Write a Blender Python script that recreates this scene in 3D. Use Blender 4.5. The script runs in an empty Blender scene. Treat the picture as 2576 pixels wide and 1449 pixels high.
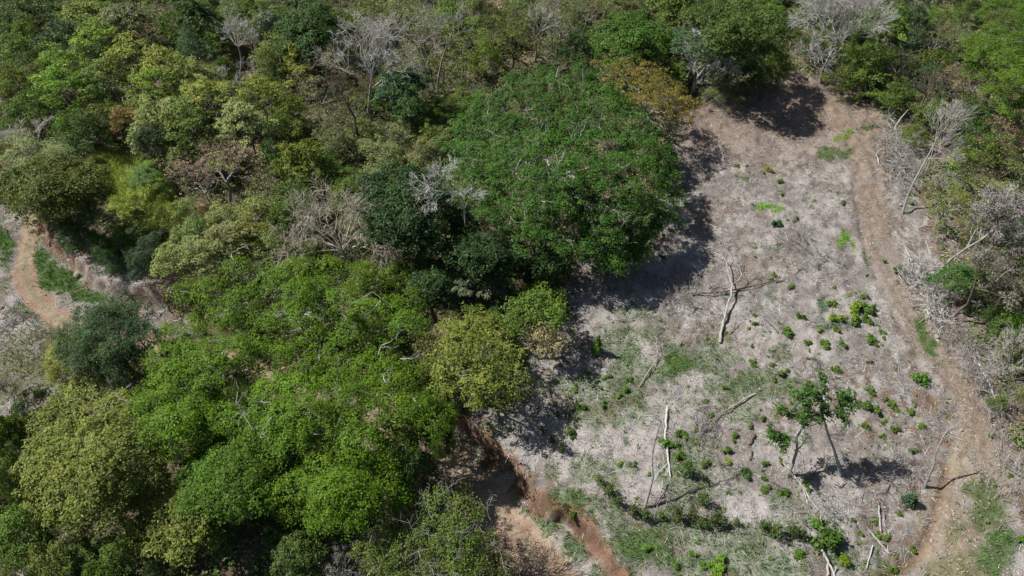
import bpy, math, random
import numpy as np
from mathutils import Vector

R_ = math.radians
sc = bpy.context.scene
col = sc.collection

# ------------------------------------------------------------------ camera
CAMH, PITCH = 62.0, 50.0
W0, FPX, CX, CY = 2576.0, 1717.3, 1288.0, 724.5      # photo measured at 2576 px width
cam_d = bpy.data.cameras.new('camera')
cam = bpy.data.objects.new('camera', cam_d)
col.objects.link(cam)
cam.location = (0, 0, CAMH)
cam.rotation_euler = (R_(90 - PITCH), 0, 0)
cam_d.sensor_width = 36.0
cam_d.lens = 36.0 * FPX / W0
cam_d.clip_end = 3000
sc.camera = cam

# ------------------------------------------------------------------ light
SUN_EL, SUN_AZ = 49.0, 162.0          # azimuth of the sun measured from +X, anticlockwise
w = bpy.data.worlds.new("World")
sc.world = w
w.use_nodes = True
nt = w.node_tree
bg = nt.nodes['Background']
sky = nt.nodes.new('ShaderNodeTexSky')
sky.sky_type = 'NISHITA'
sky.sun_disc = False
sky.sun_elevation = R_(SUN_EL)
sky.sun_rotation = R_(90 - SUN_AZ)
nt.links.new(sky.outputs[0], bg.inputs['Color'])
bg.inputs['Strength'].default_value = 0.05
sl = bpy.data.lights.new('sun', 'SUN')
sl.energy = 5.0
sl.angle = R_(0.55)
sl.color = (1.0, 0.975, 0.94)
so = bpy.data.objects.new('sun', sl)
col.objects.link(so)
az = R_(SUN_AZ); el = R_(SUN_EL)
sdir = Vector((math.cos(az) * math.cos(el), math.sin(az) * math.cos(el), math.sin(el)))
so.rotation_euler = sdir.to_track_quat('Z', 'Y').to_euler()
so.location = (-80, 60, 90)
sc.view_settings.view_transform = 'Standard'
sc.view_settings.look = 'None'
sc.view_settings.gamma = 1
sc.view_settings.exposure = 0.32

# ------------------------------------------------------------------ noise and projection
def _h(ix, iy, s):
    v = (ix.astype(np.int64) * 374761393 + iy.astype(np.int64) * 668265263 + s * 982451653) & 0xffffffff
    v = ((v ^ (v >> 13)) * 1274126177) & 0xffffffff
    v = v ^ (v >> 16)
    return (v & 0xffff) / 65535.0
def vn(x, y, s=0):
    x = np.asarray(x, float); y = np.asarray(y, float)
    fx = np.floor(x); fy = np.floor(y)
    ux = x - fx; uy = y - fy
    ux = ux * ux * (3 - 2 * ux); uy = uy * uy * (3 - 2 * uy)
    a = _h(fx, fy, s); b = _h(fx + 1, fy, s); c = _h(fx, fy + 1, s); d = _h(fx + 1, fy + 1, s)
    return (a * (1 - ux) + b * ux) * (1 - uy) + (c * (1 - ux) + d * ux) * uy
def fbm(x, y, s=0, o=3):
    r = 0; a = 0.5; t = 0
    for i in range(o):
        r = r + a * vn(x * 2 ** i, y * 2 ** i, s + i * 17); t += a; a *= 0.5
    return r / t
def sstep(a, b, v):
    t = np.clip((v - a) / (b - a), 0, 1)
    return t * t * (3 - 2 * t)
P = R_(PITCH)
def ray(px, py):
    x = (px - CX) / FPX; y = -(py - CY) / FPX
    return x, y * math.sin(P) + math.cos(P), y * math.cos(P) - math.sin(P)
def flat(px, py, z=0.0):
    dx, dy, dz = ray(px, py)
    t = (z - CAMH) / dz
    return dx * t, dy * t
def proj(x, y, z):
    dz = z - CAMH
    dep = y * math.cos(P) - dz * math.sin(P)
    up = y * math.sin(P) + dz * math.cos(P)
    dep = np.maximum(dep, 1e-3)
    return CX + FPX * x / dep, CY - FPX * up / dep
def sdist(x, y, pts):
    """distance to a polyline and the side (+ = left of travel)"""
    best = np.full(np.shape(x), 1e9); sg = np.ones(np.shape(x))
    for (ax, ay), (bx, by) in zip(pts[:-1], pts[1:]):
        ex, ey = bx - ax, by - ay
        t = np.clip(((x - ax) * ex + (y - ay) * ey) / (ex * ex + ey * ey), 0, 1)
        qx, qy = x - ax - t * ex, y - ay - t * ey
        d = np.hypot(qx, qy)
        c = ex * qy - ey * qx
        m = d < best
        best = np.where(m, d, best); sg = np.where(m, np.sign(c), sg)
    return best, sg
def inpoly(x, y, poly):
    x = np.asarray(x, float); y = np.asarray(y, float)
    r = np.zeros(x.shape, bool)
    n = len(poly)
    for i in range(n):
        x0, y0 = poly[i]; x1, y1 = poly[(i + 1) % n]
        if y0 == y1: continue
        c = ((y0 > y) != (y1 > y)) & (x < (x1 - x0) * (y - y0) / (y1 - y0) + x0)
        r ^= c
    return r

# road, banks, ditches, in photo pixels laid on the plain
ROAD_PX = [(75, 500), (55, 566), (48, 616), (42, 670), (62, 716), (92, 750), (128, 783), (165, 803), (300, 835), (467, 862), (650, 905),
           (900, 1000), (1060, 1080), (1150, 1150), (1190, 1200), (1222, 1235), (1258, 1295), (1325, 1370), (1388, 1449), (1480, 1570)]
BANK_PX = [(60, 430), (100, 540), (143, 606), (173, 630), (187, 656), (213, 670), (233, 696), (313, 730), (363, 736), (440, 760), (700, 850), (950, 950), (1130, 1030),
           (1205, 1073), (1225, 1099), (1255, 1133), (1292, 1169), (1318, 1203), (1352, 1233), (1372, 1266), (1392, 1289), (1438, 1303), (1475, 1319), (1492, 1339),
           (1508, 1369), (1552, 1426), (1580, 1455), (1700, 1620)]
TRACK_PX = [(2080, 290), (2130, 360), (2165, 440), (2185, 540), (2195, 620), (2235, 700), (2285, 790), (2330, 880),
            (2390, 960), (2440, 1060), (2450, 1150), (2420, 1240), (2400, 1340), (2400, 1460), (2420, 1600)]
DITCH1_PX = [(2375, 1190), (2352, 1260), (2335, 1320), (2310, 1380), (2270, 1430), (2180, 1500)]
DITCH2_PX = [(2135, 480), (2148, 560), (2170, 660), (2210, 740), (2260, 850), (2300, 930), (2340, 1040)]
ROAD, BANK, TRACK, DITCH1, DITCH2 = [[flat(*p) for p in L] for L in (ROAD_PX, BANK_PX, TRACK_PX, DITCH1_PX, DITCH2_PX)]

def terr(x, y):
    x = np.asarray(x, float); y = np.asarray(y, float)
    z = (fbm(x / 42 + 3.1, y / 42, 5, 2) - 0.5) * 3.0
    d, s = sdist(x, y, BANK)
    sd = d * s + (vn(x / 1.1, y / 1.1, 9) - .5) * 0.7
    z = z + 1.8 * sstep(-.75, .05, sd) - 1.0
    d, s = sdist(x, y, ROAD)
    z = z - 0.22 * (1 - sstep(1.2, 2.4, d)) + .07 * np.exp(-(d / .4) ** 2)
    d, s = sdist(x, y, DITCH1)
    z = z - 0.5 * np.exp(-(d / 0.35) ** 2) - 0.25 * sstep(0, .6, d * -s) * (1 - sstep(2, 5, d))
    d, s = sdist(x, y, DITCH2)
    z = z - 0.14 * np.exp(-(d / 0.3) ** 2)
    return z
def rough(x, y):
    return (fbm(x / 0.9, y / 0.9, 31, 3) - .5) * 0.62
def gz(x, y):
    return float(terr(x, y))
def at(px, py, h=0.0):
    """the point h metres above the ground that the photo shows at (px, py)"""
    dx, dy, dz = ray(px, py)
    z = h
    for _ in range(7):
        t = (z - CAMH) / dz
        z = 0.5 * z + 0.5 * (gz(dx * t, dy * t) + h)
    t = (z - CAMH) / dz
    return Vector((dx * t, dy * t, z))
def mpp(p):
    return (p.y * math.cos(P) - (p.z - CAMH) * math.sin(P)) / FPX

# ------------------------------------------------------------------ mesh buffers
class Buf:
    def __init__(s): s.v = []; s.f = []; s.n = 0; s.c = []; s.m = []
    def add(s, v, f, c=None, m=0):
        v = np.asarray(v, float).reshape(-1, 3); f = np.asarray(f, int).reshape(-1, 4)
        s.v.append(v); s.f.append(f + s.n); s.n += len(v)
        if c is None: c = np.full((len(v), 4), .5)
        s.c.append(np.asarray(c, float)); s.m.append(np.full(len(f), m))
    def tube(s, pts, rad, k=5, m=0, cap=True):
        pts = [Vector(p) for p in pts]; n = len(pts)
        V = []
        for i, p in enumerate(pts):
            t = (pts[min(i + 1, n - 1)] - pts[max(i - 1, 0)])
            if t.length < 1e-6: t = Vector((0, 0, 1))
            t.normalize()
            a = t.cross(Vector((0.31, 0.17, 0.93)))
            if a.length < 1e-3: a = t.cross(Vector((1, 0, 0)))
            a.normalize(); b = t.cross(a)
            for j in range(k):
                an = 2 * math.pi * j / k
                q = p + (a * math.cos(an) + b * math.sin(an)) * rad[i]
                V.append((q.x, q.y, q.z))
        F = [(i * k + j, i * k + (j + 1) % k, (i + 1) * k + (j + 1) % k, (i + 1) * k + j) for i in range(n - 1) for j in range(k)]
        if cap and k in (4, 5, 6, 8):
            o = (n - 1) * k
            for q in (0, o):
                F.append((q, q + 1, q + 2, q + 3))
                if k >= 6: F.append((q + 3, q + 4, q + 5, q))
        s.add(V, F, None, m)
    def leaves(s, C, N, L, Wd, rng, c=None, m=0):
        n = len(C)
        N = N / np.maximum(np.linalg.norm(N, axis=1, keepdims=True), 1e-6)
        T = rng.normal(size=(n, 3)); T -= N * (T * N).sum(1, keepdims=True)
        T /= np.maximum(np.linalg.norm(T, axis=1, keepdims=True), 1e-6)
        B = np.cross(N, T)
        L = np.broadcast_to(L, n)[:, None]; Wd = np.broadcast_to(Wd, n)[:, None]
        V = np.stack([C - T * L / 2, C + B * Wd / 2 - N * L * .08, C + T * L / 2, C - B * Wd / 2 - N * L * .08], 1).reshape(-1, 3)
        F = np.arange(4 * n).reshape(-1, 4)
        if c is None:
            r = rng.random(n); c = np.stack([r, r, r, np.ones(n)], 1)
        s.add(V, F, np.repeat(c, 4, 0), m)
    def mesh(s, name, mats, smooth=False):
        v = np.concatenate(s.v); f = np.concatenate(s.f); c = np.concatenate(s.c); mi = np.concatenate(s.m)
        me = bpy.data.meshes.new(name)
        me.vertices.add(len(v)); me.vertices.foreach_set('co', v.ravel())
        me.loops.add(f.size); me.loops.foreach_set('vertex_index', f.ravel().astype(np.int32))
        me.polygons.add(len(f)); me.polygons.foreach_set('loop_start', np.arange(0, f.size, 4, dtype=np.int32))
        me.polygons.foreach_set('loop_total', np.full(len(f), 4, np.int32))
        for mm in (mats if isinstance(mats, (list, tuple)) else [mats]): me.materials.append(mm)
        me.polygons.foreach_set('material_index', mi.astype(np.int32))
        if smooth: me.polygons.foreach_set('use_smooth', np.ones(len(f), bool))
        at_ = me.attributes.new('Col', 'FLOAT_COLOR', 'POINT')
        at_.data.foreach_set('color', c.ravel())
        me.update(); me.validate()
        return me

def link(name, me, parent=None, color=None):
    o = bpy.data.objects.new(name, me); col.objects.link(o)
    if parent is not None: o.parent = parent
    if color is not None: o.color = (*color, 1)
    return o
def tag(o, label=None, cat=None, group=None, kind=None):
    if label: o['label'] = label
    if cat: o['category'] = cat
    if group: o['group'] = group
    if kind: o['kind'] = kind
    return o

# ------------------------------------------------------------------ materials
def newmat(name):
    m = bpy.data.materials.new(name); m.use_nodes = True
    n = m.node_tree; n.nodes.clear()
    return m, n, n.nodes.new('ShaderNodeOutputMaterial')
def mix(n, typ, fac, a, b):
    k = n.nodes.new('ShaderNodeMixRGB'); k.blend_type = typ
    for i, v in ((0, fac), (1, a), (2, b)):
        if isinstance(v, (int, float)): k.inputs[i].default_value = v
        elif isinstance(v, tuple): k.inputs[i].default_value = v
        else: n.links.new(v, k.inputs[i])
    return k.outputs[0]
def math_(n, op, a, b=0.0, clamp=False):
    k = n.nodes.new('ShaderNodeMath'); k.operation = op; k.use_clamp = clamp
    for i, v in ((0, a), (1, b)):
        if isinstance(v, (int, float)): k.inputs[i].default_value = v
        else: n.links.new(v, k.inputs[i])
    return k.outputs[0]
def noise_(n, scale, detail=3, coord='Object', rough_=.55):
    tc = n.nodes.new('ShaderNodeTexCoord'); k = n.nodes.new('ShaderNodeTexNoise')
    k.inputs['Scale'].default_value = scale; k.inputs['Detail'].default_value = detail
    k.inputs['Roughness'].default_value = rough_
    n.links.new(tc.outputs[coord], k.inputs['Vector'])
    return k.outputs['Fac']
def ramp(n, fac, a, b):
    k = n.nodes.new('ShaderNodeMapRange'); n.links.new(fac, k.inputs[0])
    k.inputs[1].default_value = a; k.inputs[2].default_value = b
    return k.outputs[0]

def leaf_mat(name, use_obj, trans=.16, gloss=.5):
    m, n, out = newmat(name)
    at_ = n.nodes.new('ShaderNodeAttribute'); at_.attribute_name = 'Col'
    if use_obj:
        oi = n.nodes.new('ShaderNodeObjectInfo')
        sep = n.nodes.new('ShaderNodeSeparateColor'); n.links.new(at_.outputs['Color'], sep.inputs[0])
        val = ramp(n, sep.outputs[0], 0, 1)
        base = oi.outputs['Color']
        big = ramp(n, noise_(n, .55, 2), .35, .65)
        base = mix(n, 'MIX', math_(n, 'MULTIPLY', sep.outputs[1], .75), base, mix(n, 'MULTIPLY', 1.0, base, (1.26, 1.0, .9, 1)))
        base = mix(n, 'MIX', math_(n, 'MULTIPLY', big, .45), base, mix(n, 'MULTIPLY', 1.0, base, (1.14, 1.03, .85, 1)))
        br = math_(n, 'ADD', math_(n, 'MULTIPLY', val, .8), .6)
        k = n.nodes.new('ShaderNodeVectorMath'); k.operation = 'SCALE'
        n.links.new(base, k.inputs[0]); n.links.new(br, k.inputs['Scale'])
        base = k.outputs[0]
    else:
        base = at_.outputs['Color']
    d = n.nodes.new('ShaderNodeBsdfPrincipled')
    n.links.new(base, d.inputs['Base Color'])
    d.inputs['Roughness'].default_value = gloss
    d.inputs['Specular IOR Level'].default_value = .16
    t = n.nodes.new('ShaderNodeBsdfTranslucent')
    n.links.new(mix(n, 'MULTIPLY', 1.0, base, (1.1, 1.3, .5, 1)), t.inputs['Color'])
    ms = n.nodes.new('ShaderNodeMixShader'); ms.inputs[0].default_value = trans
    n.links.new(d.outputs[0], ms.inputs[1]); n.links.new(t.outputs[0], ms.inputs[2])
    n.links.new(ms.outputs[0], out.inputs[0])
    return m
M_LEAF = leaf_mat('foliage', True)
M_SCRUB = leaf_mat('scrub_foliage', False)
M_STRAW = leaf_mat('dry_straw', False, .15, .7)

def bark_mat():
    m, n, out = newmat('bark')
    oi = n.nodes.new('ShaderNodeObjectInfo')
    a = ramp(n, noise_(n, 2.2, 4), .35, .68)
    b = ramp(n, noise_(n, 14, 2), .35, .7)
    c = mix(n, 'MULTIPLY', math_(n, 'MULTIPLY', a, .6), oi.outputs['Color'], (.55, .5, .45, 1))
    c = mix(n, 'MULTIPLY', math_(n, 'MULTIPLY', b, .5), c, (.6, .6, .58, 1))
    c = mix(n, 'MIX', math_(n, 'MULTIPLY', ramp(n, noise_(n, 4.5, 3), .58, .64), .55), c, (.20, .165, .13, 1))
    d = n.nodes.new('ShaderNodeBsdfPrincipled'); n.links.new(c, d.inputs['Base Color'])
    d.inputs['Roughness'].default_value = .9; d.inputs['Specular IOR Level'].default_value = .15
    bp = n.nodes.new('ShaderNodeBump'); bp.inputs['Strength'].default_value = .8; bp.inputs['Distance'].default_value = .06
    n.links.new(noise_(n, 9, 4), bp.inputs['Height']); n.links.new(bp.outputs[0], d.inputs['Normal'])
    n.links.new(d.outputs[0], out.inputs[0])
    return m
M_BARK = bark_mat()
def ground_mat():
    m, n, out = newmat('ground')
    at_ = n.nodes.new('ShaderNodeAttribute'); at_.attribute_name = 'Col'
    f1 = ramp(n, noise_(n, 3.2, 6, 'Object', .7), .3, .7)
    f2 = ramp(n, noise_(n, 11, 4, 'Object', .7), .3, .7)
    c = mix(n, 'MULTIPLY', math_(n, 'SUBTRACT', 1, f1, True), at_.outputs['Color'], (.62, .58, .54, 1))
    c = mix(n, 'MULTIPLY', math_(n, 'SUBTRACT', 1, f2, True), c, (.7, .68, .66, 1))
    vor = n.nodes.new('ShaderNodeTexVoronoi'); vor.inputs['Scale'].default_value = 7
    tc = n.nodes.new('ShaderNodeTexCoord'); n.links.new(tc.outputs['Object'], vor.inputs['Vector'])
    f3 = math_(n, 'LESS_THAN', vor.outputs['Distance'], .16)
    c = mix(n, 'MIX', math_(n, 'MULTIPLY', f3, .35), c, (.55, .5, .42, 1))
    d = n.nodes.new('ShaderNodeBsdfPrincipled'); n.links.new(c, d.inputs['Base Color'])
    d.inputs['Roughness'].default_value = .95; d.inputs['Specular IOR Level'].default_value = .1
    bp = n.nodes.new('ShaderNodeBump'); bp.inputs['Strength'].default_value = .9; bp.inputs['Distance'].default_value = .12
    n.links.new(noise_(n, 5, 6, 'Object', .75), bp.inputs['Height']); n.links.new(bp.outputs[0], d.inputs['Normal'])
    n.links.new(d.outputs[0], out.inputs[0])
    return m
M_GROUND = ground_mat()
def stone_mat():
    m, n, out = newmat('stone')
    c = mix(n, 'MIX', ramp(n, noise_(n, 6, 4), .35, .65), (.42, .36, .29, 1), (.22, .18, .15, 1))
    d = n.nodes.new('ShaderNodeBsdfPrincipled'); n.links.new(c, d.inputs['Base Color']); d.inputs['Roughness'].default_value = .9
    n.links.new(d.outputs[0], out.inputs[0]); return m
M_STONE = stone_mat()

# ------------------------------------------------------------------ ground zones (photo pixels)
CLEAR = [(1150, 1075), (1225, 1010), (1300, 900), (1420, 790), (1430, 700), (1480, 620), (1620, 560), (1700, 480), (1690, 330), (1690, 250), (1850, 210),
         (2000, 190), (2100, 195), (2180, 250), (2230, 300), (2290, 420), (2330, 560), (2380, 700), (2430, 830), (2480, 930), (2530, 1050),
         (2580, 1200), (2640, 1350), (2760, 1600), (1560, 1700), (1180, 1240)]
LEFTOPEN = [(-80, 500), (30, 500), (110, 570), (220, 620), (380, 700), (450, 770), (480, 860), (300, 870), (130, 800), (110, 880), (190, 960), (100, 1040), (-80, 1060)]
SLOPE = [(225, 400), (290, 370), (400, 400), (440, 470), (460, 540), (420, 590), (330, 560), (260, 500)]
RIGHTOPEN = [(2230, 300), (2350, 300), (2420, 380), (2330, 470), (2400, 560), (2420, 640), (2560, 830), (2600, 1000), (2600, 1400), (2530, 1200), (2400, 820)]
TOPOPEN = [(1190, 0), (1290, 0), (1280, 30), (1210, 25)]
# green patches: px, py, rx, ry, strength, colour key
GP = [(1700, 905, 60, 55, 1, 'g'), (1640, 930, 50, 40, .7, 'g'), (1570, 905, 45, 50, .7, 'g'), (1870, 965, 75, 35, .7, 'g'), (1790, 985, 60, 45, .5, 'g'),
      (1760, 905, 70, 30, .6, 'g'), (1600, 1370, 85, 60, 1, 'g'), (1430, 1255, 60, 45, .9, 'g'), (1480, 1180, 50, 40, .5, 'g'), (1385, 1322, 45, 28, .8, 'g'), (1440, 1390, 45, 45, .7, 'g'), (1300, 1235, 25, 30, .5, 'o'), (1500, 1440, 30, 30, .6, 'g'), (1530, 1040, 60, 30, .5, 'o'),
      (1920, 510, 22, 14, 1, 'b'), (1952, 518, 18, 14, 1, 'b'), (1895, 502, 14, 8, .8, 'g'), (2122, 600, 14, 16, 1, 'b'), (2142, 620, 12, 14, .9, 'b'),
      (2065, 765, 22, 34, 1, 'u'), (2075, 812, 30, 16, 1, 'u'), (2130, 815, 30, 14, .4, 'u'), (1965, 878, 20, 9, .8, 'u'), (1930, 750, 15, 20, .5, 'u'),
      (2325, 830, 20, 42, 1, 'g'), (2345, 880, 22, 26, 1, 'g'), (2100, 385, 36, 10, .8, 'g'), (2075, 380, 20, 8, .6, 'g'), (2125, 338, 22, 14, .8, 'b'),
      (2185, 315, 16, 10, .8, 'g'), (2187, 352, 14, 12, .8, 'u'), (1880, 457, 30, 6, .6, 'g'), (2030, 410, 20, 8, .4, 'g'), (2060, 530, 14, 8, .6, 'g'),
      (2480, 1270, 60, 80, .8, 'g'), (2500, 1390, 60, 70, .9, 'g'), (2400, 1330, 40, 50, .5, 'o'), (2430, 1420, 60, 40, .6, 'o'), (2450, 1220, 40, 30, .7, 'g'),
      (2380, 1450, 60, 40, .5, 'o'), (1760, 1130, 70, 60, .3, 'g'), (1880, 1380, 70, 60, .6, 'g'), (1960, 1430, 80, 50, .6, 'g'), (1750, 1420, 90, 40, .6, 'g'),
      (1390, 1180, 40, 40, .5, 'g'), (1500, 1290, 40, 50, .5, 'g'), (1940, 1250, 30, 30, .5, 'g'), (1560, 1440, 60, 30, .4, 'g'), (1380, 1320, 30, 40, .35, 'g'),
      (1600, 790, 60, 30, .4, 'g'), (1540, 860, 60, 40, .5, 'g'), (1610, 850, 50, 30, .5, 'g'), (1680, 840, 40, 20, .3, 'o'), (1920, 610, 30, 12, .4, 'g'),
      (1955, 615, 20, 14, .5, 'g'), (2180, 650, 14, 14, .5, 'g'), (1850, 730, 12, 8, .8, 'g'), (2130, 740, 14, 10, .5, 'g'), (1730, 1160, 50, 50, .4, 'g'),
      (1830, 1190, 60, 40, .35, 'g'), (1770, 1240, 60, 30, .4, 'g'), (2120, 1400, 60, 30, .5, 'g'), (2200, 1440, 80, 30, .35, 'g'), (1670, 1400, 50, 40, .8, 'g'),
      (88, 610, 26, 60, 1.2, 'g'), (105, 660, 46, 46, 1.2, 'g'), (145, 705, 60, 36, 1.2, 'g'), (215, 745, 70, 28, 1.2, 'g'), (10, 610, 30, 70, 1.1, 'g'), (5, 700, 20, 40, .7, 'o'), (70, 850, 90, 30, .6, 'o'), (170, 830, 60, 25, .6, 'g'), (340, 680, 60, 25, .4, 'g'), (55, 780, 40, 14, .6, 'g'), (110, 815, 50, 14, .6, 'g'),
      (60, 600, 6, 60, .5, 'g'), (150, 660, 60, 20, .3, 'g'),
      (60, 900, 90, 40, .7, 'o'), (120, 930, 60, 40, .8, 'o'), (40, 960, 80, 50, .6, 'o'), (2250, 330, 30, 20, .3, 'g'), (2480, 500, 60, 50, .5, 'o')]
GCOL = {'g': (.085, .17, .035), 'o': (.18, .21, .07), 'b': (.17, .34, .03), 'u': (.11, .19, .10)}
STRAWZ = [(1480, 1130, 140, 110), (1560, 1110, 120, 80), (1620, 1200, 100, 60), (1470, 960, 90, 70), (1600, 900, 90, 60), (1350, 1080, 90, 60), (1900, 1430, 90, 50), (1880, 1280, 60, 40), (1300, 1130, 60, 60), (1750, 960, 60, 30), (300, 690, 130, 40), (60, 830, 80, 30)]

def zones(x, y, z):
    """colour (albedo) of every ground point; masks: open ground, green, road, track"""
    px, py = proj(x, y, z)
    jx = px + (fbm(x / 2.3, y / 2.3, 51) - .5) * 70; jy = py + (fbm(x / 2.3, y / 2.3, 77) - .5) * 60
    n1 = fbm(x / 9, y / 9, 3)[:, None]; n2 = fbm(x / 2.0, y / 2.0, 13, 4)[:, None]; n3 = fbm(x / .7, y / .7, 23, 3)[:, None]
    A = lambda *c: np.array(c)[None, :]
    def lerp(a, b, t): return a * (1 - t) + b * t
    c = lerp(A(.18, .14, .095), A(.12, .125, .06), sstep(.35, .65, n1))
    c = lerp(c, A(.30, .24, .18), .7 * sstep(.5, .7, n2))
    clear = inpoly(jx, jy, CLEAR); left = inpoly(jx, jy, LEFTOPEN); right = inpoly(jx, jy, RIGHTOPEN)
    slope = inpoly(jx, jy, SLOPE); top = inpoly(jx, jy, TOPOPEN)
    op = clear | left
    straw = lerp(A(.48, .455, .435), A(.31, .285, .27), sstep(.38, .6, n2))
    straw = lerp(straw, A(.25, .185, .14), .95 * sstep(.5, .64, n3) * sstep(.38, .6, n1) + .25 * sstep(.55, .75, n2))
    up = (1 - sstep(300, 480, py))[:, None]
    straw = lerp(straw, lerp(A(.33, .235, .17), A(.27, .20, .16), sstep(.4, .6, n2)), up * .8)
    sz = np.zeros(len(x))
    for a, b, ra, rb in STRAWZ:
        sz = np.maximum(sz, 1 - sstep(.5, 1.1, np.hypot((jx - a) / ra, (jy - b) / rb)))
    straw = lerp(straw, A(.56, .52, .505), sz[:, None] * .75)
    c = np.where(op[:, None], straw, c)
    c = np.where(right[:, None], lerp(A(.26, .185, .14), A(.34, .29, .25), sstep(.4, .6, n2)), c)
    c = np.where(slope[:, None], lerp(A(.30, .33, .09), A(.42, .41, .15), sstep(.4, .6, n2)), c)
    c = np.where(top[:, None], A(.36, .24, .16), c)
    g = np.zeros(len(x)); gc = np.zeros((len(x), 3))
    for a, b, ra, rb, s, k in GP:
        e = s * (1 - sstep(.45, 1.15, np.hypot((jx - a) / ra, (jy - b) / rb)))
        gc = np.where((e > g)[:, None], np.array(GCOL[k])[None, :], gc)
        g = np.maximum(g, e)
    gb = .5 * sstep(.5, .64, fbm(x / 3.2, y / 3.2, 131)) * sstep(780, 900, py) * (1 - sstep(1900, 2150, px)) * (px > 1150)
    gc = np.where((gb > g)[:, None], np.array(GCOL['g'])[None, :], gc); g = np.maximum(g, gb)
    g = np.minimum(g, 1.1) * sstep(.18, .45, n2[:, 0] * .6 + n3[:, 0] * .4 + g * .15)
    dT, sT = sdist(x, y, TRACK)
    dT = dT + (n2[:, 0] - .5) * 2.2
    tw = 1.6 + 1.9 * sstep(1000, 1350, py)
    trk = 1 - sstep(tw - .4, tw + .7, dT)
    trc = lerp(A(.31, .24, .18), A(.42, .36, .285), sstep(.4, .65, n2 * .5 + n3 * .5))
    trc = lerp(trc, A(.50, .43, .31), (sstep(1000, 1200, py) * sstep(-.5, .5, -sT * dT))[:, None] * .8)
    c = lerp(c, trc, trk[:, None] * (.55 + .4 * sstep(.35, .6, n2)))
    tr2 = np.exp(-((np.abs(dT - .9)) / .3) ** 2) * sstep(.3, .55, n1[:, 0] + .15)
    c = lerp(c, A(.29, .21, .155), tr2[:, None] * .6)
    c = lerp(c, gc, g[:, None] * .85)
    dR, sR = sdist(x, y, ROAD)
    dRj = dR + (n2[:, 0] - .5) * 1.3
    rw = 1.12 + .68 * (px > 900)
    rd = 1 - sstep(rw - .25, rw + .3, dRj)
    rc = lerp(A(.43, .30, .22), A(.53, .41, .31), sstep(.35, .65, n2))
    ctr = np.exp(-(dR / .38) ** 2) * sstep(.25, .5, n3[:, 0]) * np.where(px < 900, 1.3, .6)
    rc = lerp(rc, A(.27, .29, .17), np.minimum(ctr, 1)[:, None] * .75)
    rut = np.exp(-((dR - .85) / .3) ** 2)
    rc = lerp(rc, A(.42, .29, .20), rut[:, None] * .6)
    rc = rc * (.8 + .4 * n3) * (.85 + .3 * n1)
    c = lerp(c, rc, rd[:, None])
    edge = np.exp(-((dRj - 2.0) / .4) ** 2) * (sR > 0) * (px > 1100)
    c = lerp(c, A(.58, .50, .35), edge[:, None] * .6)
    dB, sB = sdist(x, y, BANK)
    sd = dB * sB + (n2[:, 0] - .5) * 2.4 + (n3[:, 0] - .5) * .9
    bk = sstep(-1.35, -1.0, sd) * (1 - sstep(.1, .5, sd)) * sstep(.22, .45, fbm(x / 6, y / 6, 91) + .15 * (px > 1150)) * np.where((px > 235) & (px < 1000), .4, 1.0)
    c = lerp(c, lerp(A(.34, .20, .13), A(.20, .12, .08), sstep(.4, .6, n3)), bk[:, None] * .9)
    for D, wd in ((DITCH1, .55), (DITCH2, .4)):
        d_, s_ = sdist(x, y, D)
        k = np.exp(-((d_ + (n3[:, 0] - .5) * .5) / wd) ** 2)
        c = lerp(c, A(.22, .14, .09), k[:, None] * (.8 if wd > .5 else .35))
    return c, op, g, gc, rd, trk, right, slope, bk, sz

def axis(segs):
    r = [segs[0][0]]
    for a, b, s in segs:
        n = max(1, int(round((b - a) / s)))
        r += list(np.linspace(a, b, n + 1)[1:])
    return np.array(r)
xs = axis([(-700, -250, 60), (-250, -120, 8), (-120, -70, .8), (-70, 5, .42), (5, 62, .24), (62, 110, .7), (110, 250, 8), (250, 700, 60)])
ys = axis([(-500, -60, 50), (-60, 5, 6), (5, 15, .6), (15, 75, .24), (75, 105, .35), (105, 150, .8), (150, 300, 8), (300, 900, 60)])
GX, GY = np.meshgrid(xs, ys)
gx, gy = GX.ravel(), GY.ravel()
gzz = terr(gx, gy)
gc, op, gg, ggc, rd, trk, right, slope, bk, sz = zones(gx, gy, gzz)
gz2 = gzz + rough(gx, gy) * (1 - .6 * rd) * (1 - .4 * trk)
nx, ny = len(xs), len(ys)
I = (np.arange(ny - 1)[:, None] * nx + np.arange(nx - 1)[None, :]).ravel()
quads = np.stack([I, I + 1, I + nx + 1, I + nx], 1)
V = np.stack([gx, gy, gz2], 1)
C4 = np.concatenate([gc, np.ones((len(gc), 1))], 1)
def sub(name, mask, dz=0.0):
    q = quads[mask]
    u, inv = np.unique(q, return_inverse=True)
    b = Buf(); vv = V[u].copy(); vv[:, 2] += dz
    b.add(vv, inv.reshape(-1, 4), C4[u])
    o = link(name, b.mesh(name, M_GROUND, True)); tag(o, kind='structure'); return o
sub('ground', np.ones(len(quads), bool))
sub('dirt_road', rd[quads].mean(1) > .5, .006)
sub('dirt_track', (trk[quads].mean(1) > .5) & (rd[quads].mean(1) <= .5), .006)

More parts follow.
